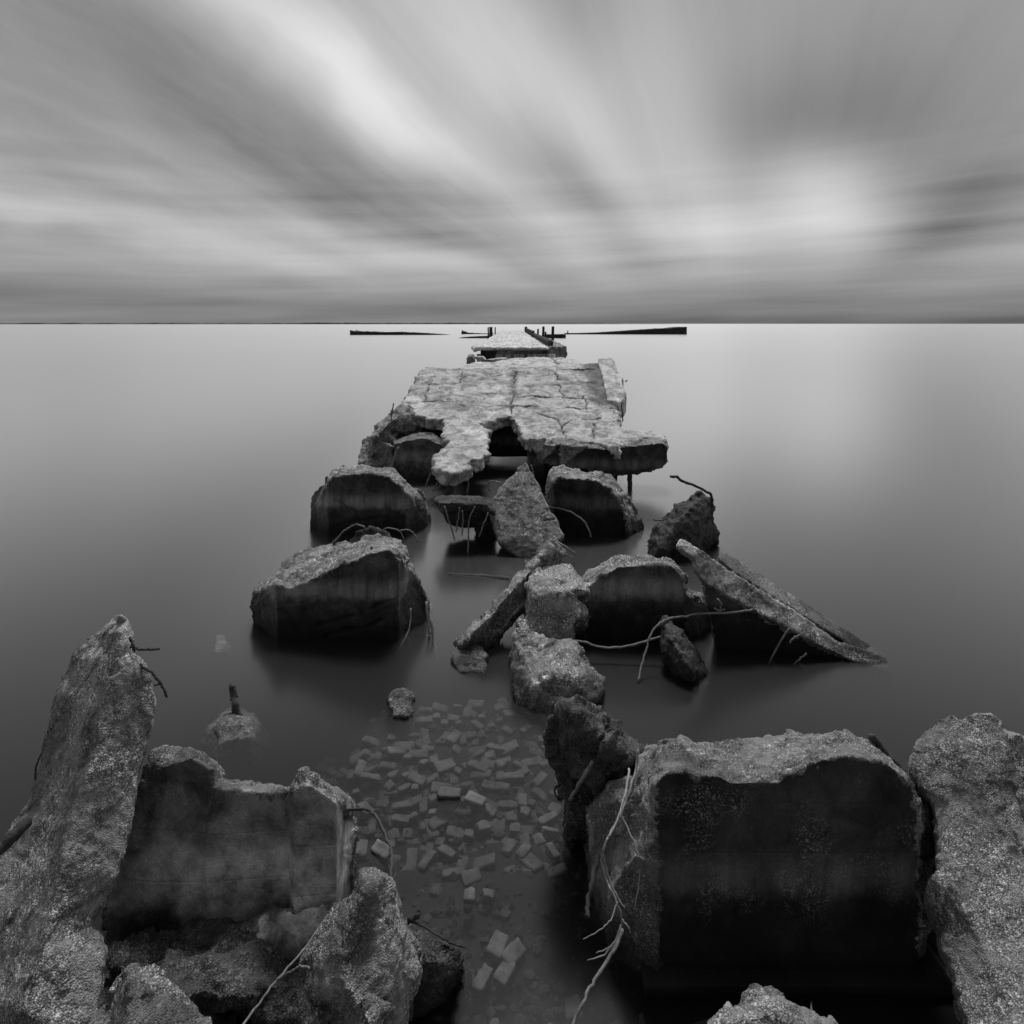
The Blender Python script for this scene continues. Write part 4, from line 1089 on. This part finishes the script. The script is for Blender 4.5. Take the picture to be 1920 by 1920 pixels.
V, Fc = grid(-10, 10, -2, 16, 140, 130, lambda x, y: bed_z(x, y) if abs(x) < 4 and y < 9 else min(-0.13 - 0.75 - 0.3, bed_z(x, y)))
arr = np.array(V)
arr[:, 2] += 0.05 * fbm(arr * np.array((2.2, 2.2, 0)), 4, 3)
bed = link('seabed', mesh_from(arr, Fc, 'seabed', True), M['mud'])
tag(bed, kind='structure')

# small stones and crumbs of rubble over the bed
ico = bmesh.new()
bmesh.ops.create_icosphere(ico, subdivisions=1, radius=1.0)
iv = np.array([v.co[:] for v in ico.verts])
ifc = [[v.index for v in f.verts] for f in ico.faces]
ico.free()
V, Fc = [], []
rs = np.random.RandomState(5)
for k in range(2600):
    py = rs.uniform(1320, 1960)
    px = rs.normal(900, 190) if k % 4 else rs.uniform(380, 1400)
    z0 = -0.15 if py < 1830 else -0.16
    Y = wY(py, z0)
    x = (px - CX) / F * Y
    zb = bed_z(x, Y) + rs.uniform(-0.02, 0.02)
    if zb < -0.5:
        continue
    sz = 0.008 + 0.028 * rs.rand() ** 3
    sc3 = sz * rs.uniform(0.6, 1.3, 3)
    q = iv * sc3 * (1 + 0.25 * rs.uniform(-1, 1, (len(iv), 1))) + np.array((x, Y, zb))
    k0 = len(V)
    V += [tuple(p) for p in q]
    Fc += [[i + k0 for i in f] for f in ifc]
gv = link('gravel', mesh_from(V, Fc, 'gravel'), M['pebble'])
tag(gv, 'small stones and crumbs of rubble scattered over the shallow bed', 'gravel', None, 'stuff')

# water: closed box, smooth in the long exposure
wm, t = new_mat('water')
fr = t.new('ShaderNodeLayerWeight')
fr.inputs['Blend'].default_value = 0.5
sgl = t.m('SUBTRACT', 1.0, fr.outputs['Facing'])
refl = t.m('MULTIPLY_ADD', t.m('EXPONENT', t.m('MULTIPLY', t.m('POWER', t.m('MULTIPLY', sgl, 1 / 0.32), 2.2), -1.0)), 0.97, 0.010)
gl = t.new('ShaderNodeBsdfGlossy')
gl.inputs['Color'].default_value = (1, 1, 1, 1)
gl.inputs['Roughness'].default_value = 0.215
gl.distribution = 'MULTI_GGX'
tr = t.new('ShaderNodeBsdfTransparent')
mx = t.new('ShaderNodeMixShader')
t.l.new(refl, mx.inputs[0])
t.l.new(tr.outputs[0], mx.inputs[1])
t.l.new(gl.outputs[0], mx.inputs[2])
vol = t.new('ShaderNodeVolumePrincipled')
vol.inputs['Color'].default_value = (0.055, 0.055, 0.055, 1)
vol.inputs['Density'].default_value = 3.6
wo = t.new('ShaderNodeOutputMaterial')
t.l.new(mx.outputs[0], wo.inputs['Surface'])
t.l.new(vol.outputs[0], wo.inputs['Volume'])
v, f, _ = box_piece(-20000, 20000, -30, 30000, -2.5, 0.0)
water = link('water', mesh_from(v, f, 'water'), wm)
bm = bmesh.new()
bm.from_mesh(water.data)
bmesh.ops.recalc_face_normals(bm, faces=bm.faces)
bm.to_mesh(water.data)
bm.free()
tag(water, kind='structure')

# far shore: low land with scrub, a long way off
V, Fc = [], []
SY = 3600.0
n = 420
xs = np.linspace(-3700, 900, n)
prof = 5 + 5 * np.clip(fbm(np.stack([xs * 0.012, xs * 0, xs * 0], 1), 4, 5) + 0.4, 0, 2) + 1.5 * vnoise(np.stack([xs * 0.11, xs * 0, xs * 0], 1), 9)
prof *= np.clip(1.05 - (xs + 300) / 1200, 0.15, 1.0)
for x, h in zip(xs, prof):
    V += [(x, SY, -1), (x, SY + 6, h * 0.8), (x, SY + 40, h), (x, SY + 200, -1)]
for i in range(n - 1):
    for j in range(3):
        Fc.append([i * 4 + j, (i + 1) * 4 + j, (i + 1) * 4 + j + 1, i * 4 + j + 1])
sh = link('far_shore_terrain', mesh_from(V, Fc, 'far_shore'), M['shore'])
tag(sh, kind='structure')

# ================================================================== SKY
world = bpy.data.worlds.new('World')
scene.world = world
world.use_nodes = True
world.node_tree.nodes.clear()
t = NT(world.node_tree)
# wind direction: the streaks of the cloud sheet run together at this point of the horizon
vp = Vector((0.38, 1, 0)).normalized()
rt = Vector((vp.y, -vp.x, 0))


def pol(px, py):
    d = Vector(((px - CX) / F, 1, -(py - HY) / F)).normalized()
    return math.atan2(d.dot(rt), d.z + 0.06), math.acos(max(-1, min(1, d.dot(vp))))


tc = t.new('ShaderNodeTexCoord')
d = tc.outputs['Generated']
dz = t.m('ABSOLUTE', t.sep(d)[2])
dr = t.vm('DOT_PRODUCT', d, tuple(rt))
dv = t.vm('DOT_PRODUCT', d, tuple(vp))
theta = t.m('ARCTAN2', dr, t.m('ADD', dz, 0.06))
rad = t.m('ARCCOSINE', t.m('MULTIPLY', dv, 0.9999))
# soft warp so the streaks wander
wv = t.comb(t.m('MULTIPLY', theta, 1.6), t.m('MULTIPLY', rad, 2.2), 0.0)
wk = t.rng(rad, 0.15, 0.70, 0.05, 1.0, True)
w1 = t.m('MULTIPLY', t.m('SUBTRACT', t.noise(wv, 1.3, 3, 0.5), 0.5), 0.22)
w2 = t.m('MULTIPLY', t.m('SUBTRACT', t.noise(t.vm('ADD', wv, (7, 3, 1)), 1.6, 3, 0.5), 0.5), 0.16)
th = t.m('ADD', theta, t.m('MULTIPLY', w1, wk))
ra = t.m('ADD', rad, t.m('MULTIPLY', w2, wk))


def gauss(px, py, st, sr, amp):
    a, b = pol(px, py)
    g = t.m('ADD', t.m('POWER', t.m('ABSOLUTE', t.m('MULTIPLY', t.m('SUBTRACT', th, a), 1 / st)), 2.0), t.m('POWER', t.m('ABSOLUTE', t.m('MULTIPLY', t.m('SUBTRACT', ra, b), 1 / sr)), 2.0))
    return t.m('MULTIPLY', t.m('EXPONENT', t.m('MULTIPLY', g, -1.0)), amp)


val = None
for gdef in ((600, 110, 0.07, 0.30, 0.33), (700, 210, 0.07, 0.12, 0.10), (900, 130, 0.17, 0.26, 0.22), (1110, 240, 0.13, 0.16, 0.16), (1235, 180, 0.16, 0.20, 0.12), (1555, 372, 0.34, 0.065, 0.32), (1390, 440, 0.6, 0.075, 0.18), (1290, 370, 0.35, 0.10, 0.08),
             (300, 425, 0.035, 0.42, 0.13), (800, 482, 0.05, 0.24, 0.19), (1100, 505, 0.10, 0.12, 0.10), (1150, 508, 0.14, 0.12, 0.05), (150, 330, 0.05, 0.25, 0.05),
             (1060, 315, 0.09, 0.11, -0.17), (1450, 280, 0.3, 0.09, -0.10), (1720, 200, 0.3, 0.16, -0.08), (520, 215, 0.10, 0.20, -0.10), (1760, 425, 0.16, 0.10, -0.06), (1560, 230, 0.35, 0.10, -0.06), (100, 60, 0.2, 0.3, -0.05), (1080, 20, 0.12, 0.1, -0.08),
             (500, 520, 0.03, 0.3, -0.07), (1750, 450, 0.16, 0.14, -0.09), (600, 350, 0.06, 0.16, -0.05)):
    g = gauss(*gdef)
    val = g if val is None else t.m('ADD', val, g)
val = t.m('MULTIPLY', val, t.rng(dz, 0.03, 0.12, 0.12, 1.0, True))
thn = t.m('ADD', t.m('ARCTAN2', dr, t.m('ADD', dz, 0.20)), t.m('MULTIPLY', w1, 0.5))
n1 = t.noise(t.comb(t.m('MULTIPLY', thn, 4.0), t.m('MULTIPLY', ra, 1.5), 0.0), 1.5, 5, 0.55)
n2 = t.noise(t.comb(t.m('MULTIPLY', thn, 17.0), t.m('MULTIPLY', ra, 2.0), 3.0), 1.6, 4, 0.5)
n3 = t.noise(t.comb(t.m('MULTIPLY', thn, 34.0), t.m('MULTIPLY', ra, 2.6), 9.0), 1.6, 3, 0.5)
nearvp = t.m('MULTIPLY', t.rng(theta, -1.1, -0.1, 1.0, 0.30), t.m('MULTIPLY', t.rng(dz, 0.02, 0.20, 0.12, 1.0, True), t.rng(rad, 0.15, 0.6, 0.35, 1.0, True)))
val = t.m('ADD', val, t.m('MULTIPLY', t.m('MULTIPLY', t.m('SUBTRACT', n1, 0.5), 0.30), nearvp))
val = t.m('ADD', val, t.m('MULTIPLY', t.m('MULTIPLY', t.m('SUBTRACT', n2, 0.5), 0.115), nearvp))
val = t.m('ADD', val, t.m('MULTIPLY', t.m('MULTIPLY', t.m('SUBTRACT', n3, 0.5), 0.04), nearvp))
az = t.m('ARCTAN2', t.sep(d)[0], t.m('ABSOLUTE', t.sep(d)[1]))
hb = t.noise(t.comb(t.m('MULTIPLY', az, 1.1), t.m('ADD', t.m('MULTIPLY', dz, 16.0), t.m('MULTIPLY', az, -0.5)), 5.0), 1.4, 4, 0.5)
val = t.m('ADD', val, t.m('MULTIPLY', t.m('MULTIPLY', t.m('SUBTRACT', hb, 0.5), 0.46), t.rng(dz, 0.12, 0.30, 1.0, 0.0, True)))
val = t.m('ADD', val, 0.345)
# darker band of distant cloud over the horizon
val = t.m('ADD', val, t.m('MULTIPLY', t.rng(dz, 0.0, 0.085, 1.0, 0.0, True), -0.16))
# unseen overcast towards the zenith brightened to light the upper faces
val = t.m('MULTIPLY', val, t.rng(dz, 0.45, 0.95, 1.0, 2.0, True))
# unseen sky behind the camera dimmed so front faces turn dark
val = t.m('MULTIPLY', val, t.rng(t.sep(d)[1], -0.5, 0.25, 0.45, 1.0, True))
val = t.m('MAXIMUM', val, 0.02)
SUN_DIR = Vector((0.06, 0.47, 0.88)).normalized()
sky = t.new('ShaderNodeTexSky', sky_type='NISHITA')
sky.sun_disc = False
sky.sun_elevation = math.asin(SUN_DIR.z)
sky.sun_rotation = math.atan2(SUN_DIR.x, SUN_DIR.y)
bw = t.new('ShaderNodeRGBToBW')
t.l.new(sky.outputs[0], bw.inputs[0])
val = t.m('ADD', val, t.m('MULTIPLY', bw.outputs[0], 0.002))
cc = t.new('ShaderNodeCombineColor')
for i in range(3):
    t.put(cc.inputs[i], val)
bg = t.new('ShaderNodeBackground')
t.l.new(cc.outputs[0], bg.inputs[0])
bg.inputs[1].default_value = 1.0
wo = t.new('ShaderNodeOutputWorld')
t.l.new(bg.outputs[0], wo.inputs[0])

sun = bpy.data.lights.new('sun', 'SUN')
sun.energy = 2.8
sun.angle = math.radians(14)
so = bpy.data.objects.new('sun', sun)
col.objects.link(so)
so.rotation_euler = SUN_DIR.to_track_quat('Z', 'Y').to_euler()

# ================================================================== CAMERA
cam = bpy.data.cameras.new('camera')
cam.sensor_width = 36
cam.lens = 36 * F / 1920
cam.shift_y = -(960 - HY) / 1920
cam.clip_start = 0.05
cam.clip_end = 60000
co = bpy.data.objects.new('camera', cam)
col.objects.link(co)
co.location = (0, 0, H)
co.rotation_euler = (math.radians(90), 0, 0)
scene.camera = co
for o in bpy.data.objects:
    if '_o' in o:
        del o['_o']

scene.view_settings.view_transform = 'Standard'
scene.view_settings.look = 'None'
scene.view_settings.exposure = 0.0
scene.view_settings.gamma = 1.0
scene.render.engine = 'CYCLES'
scene.cycles.use_denoising = True
scene.cycles.denoiser = 'OPENIMAGEDENOISE'
scene.cycles.max_bounces = 6
scene.cycles.volume_bounces = 1
scene.cycles.transparent_max_bounces = 12
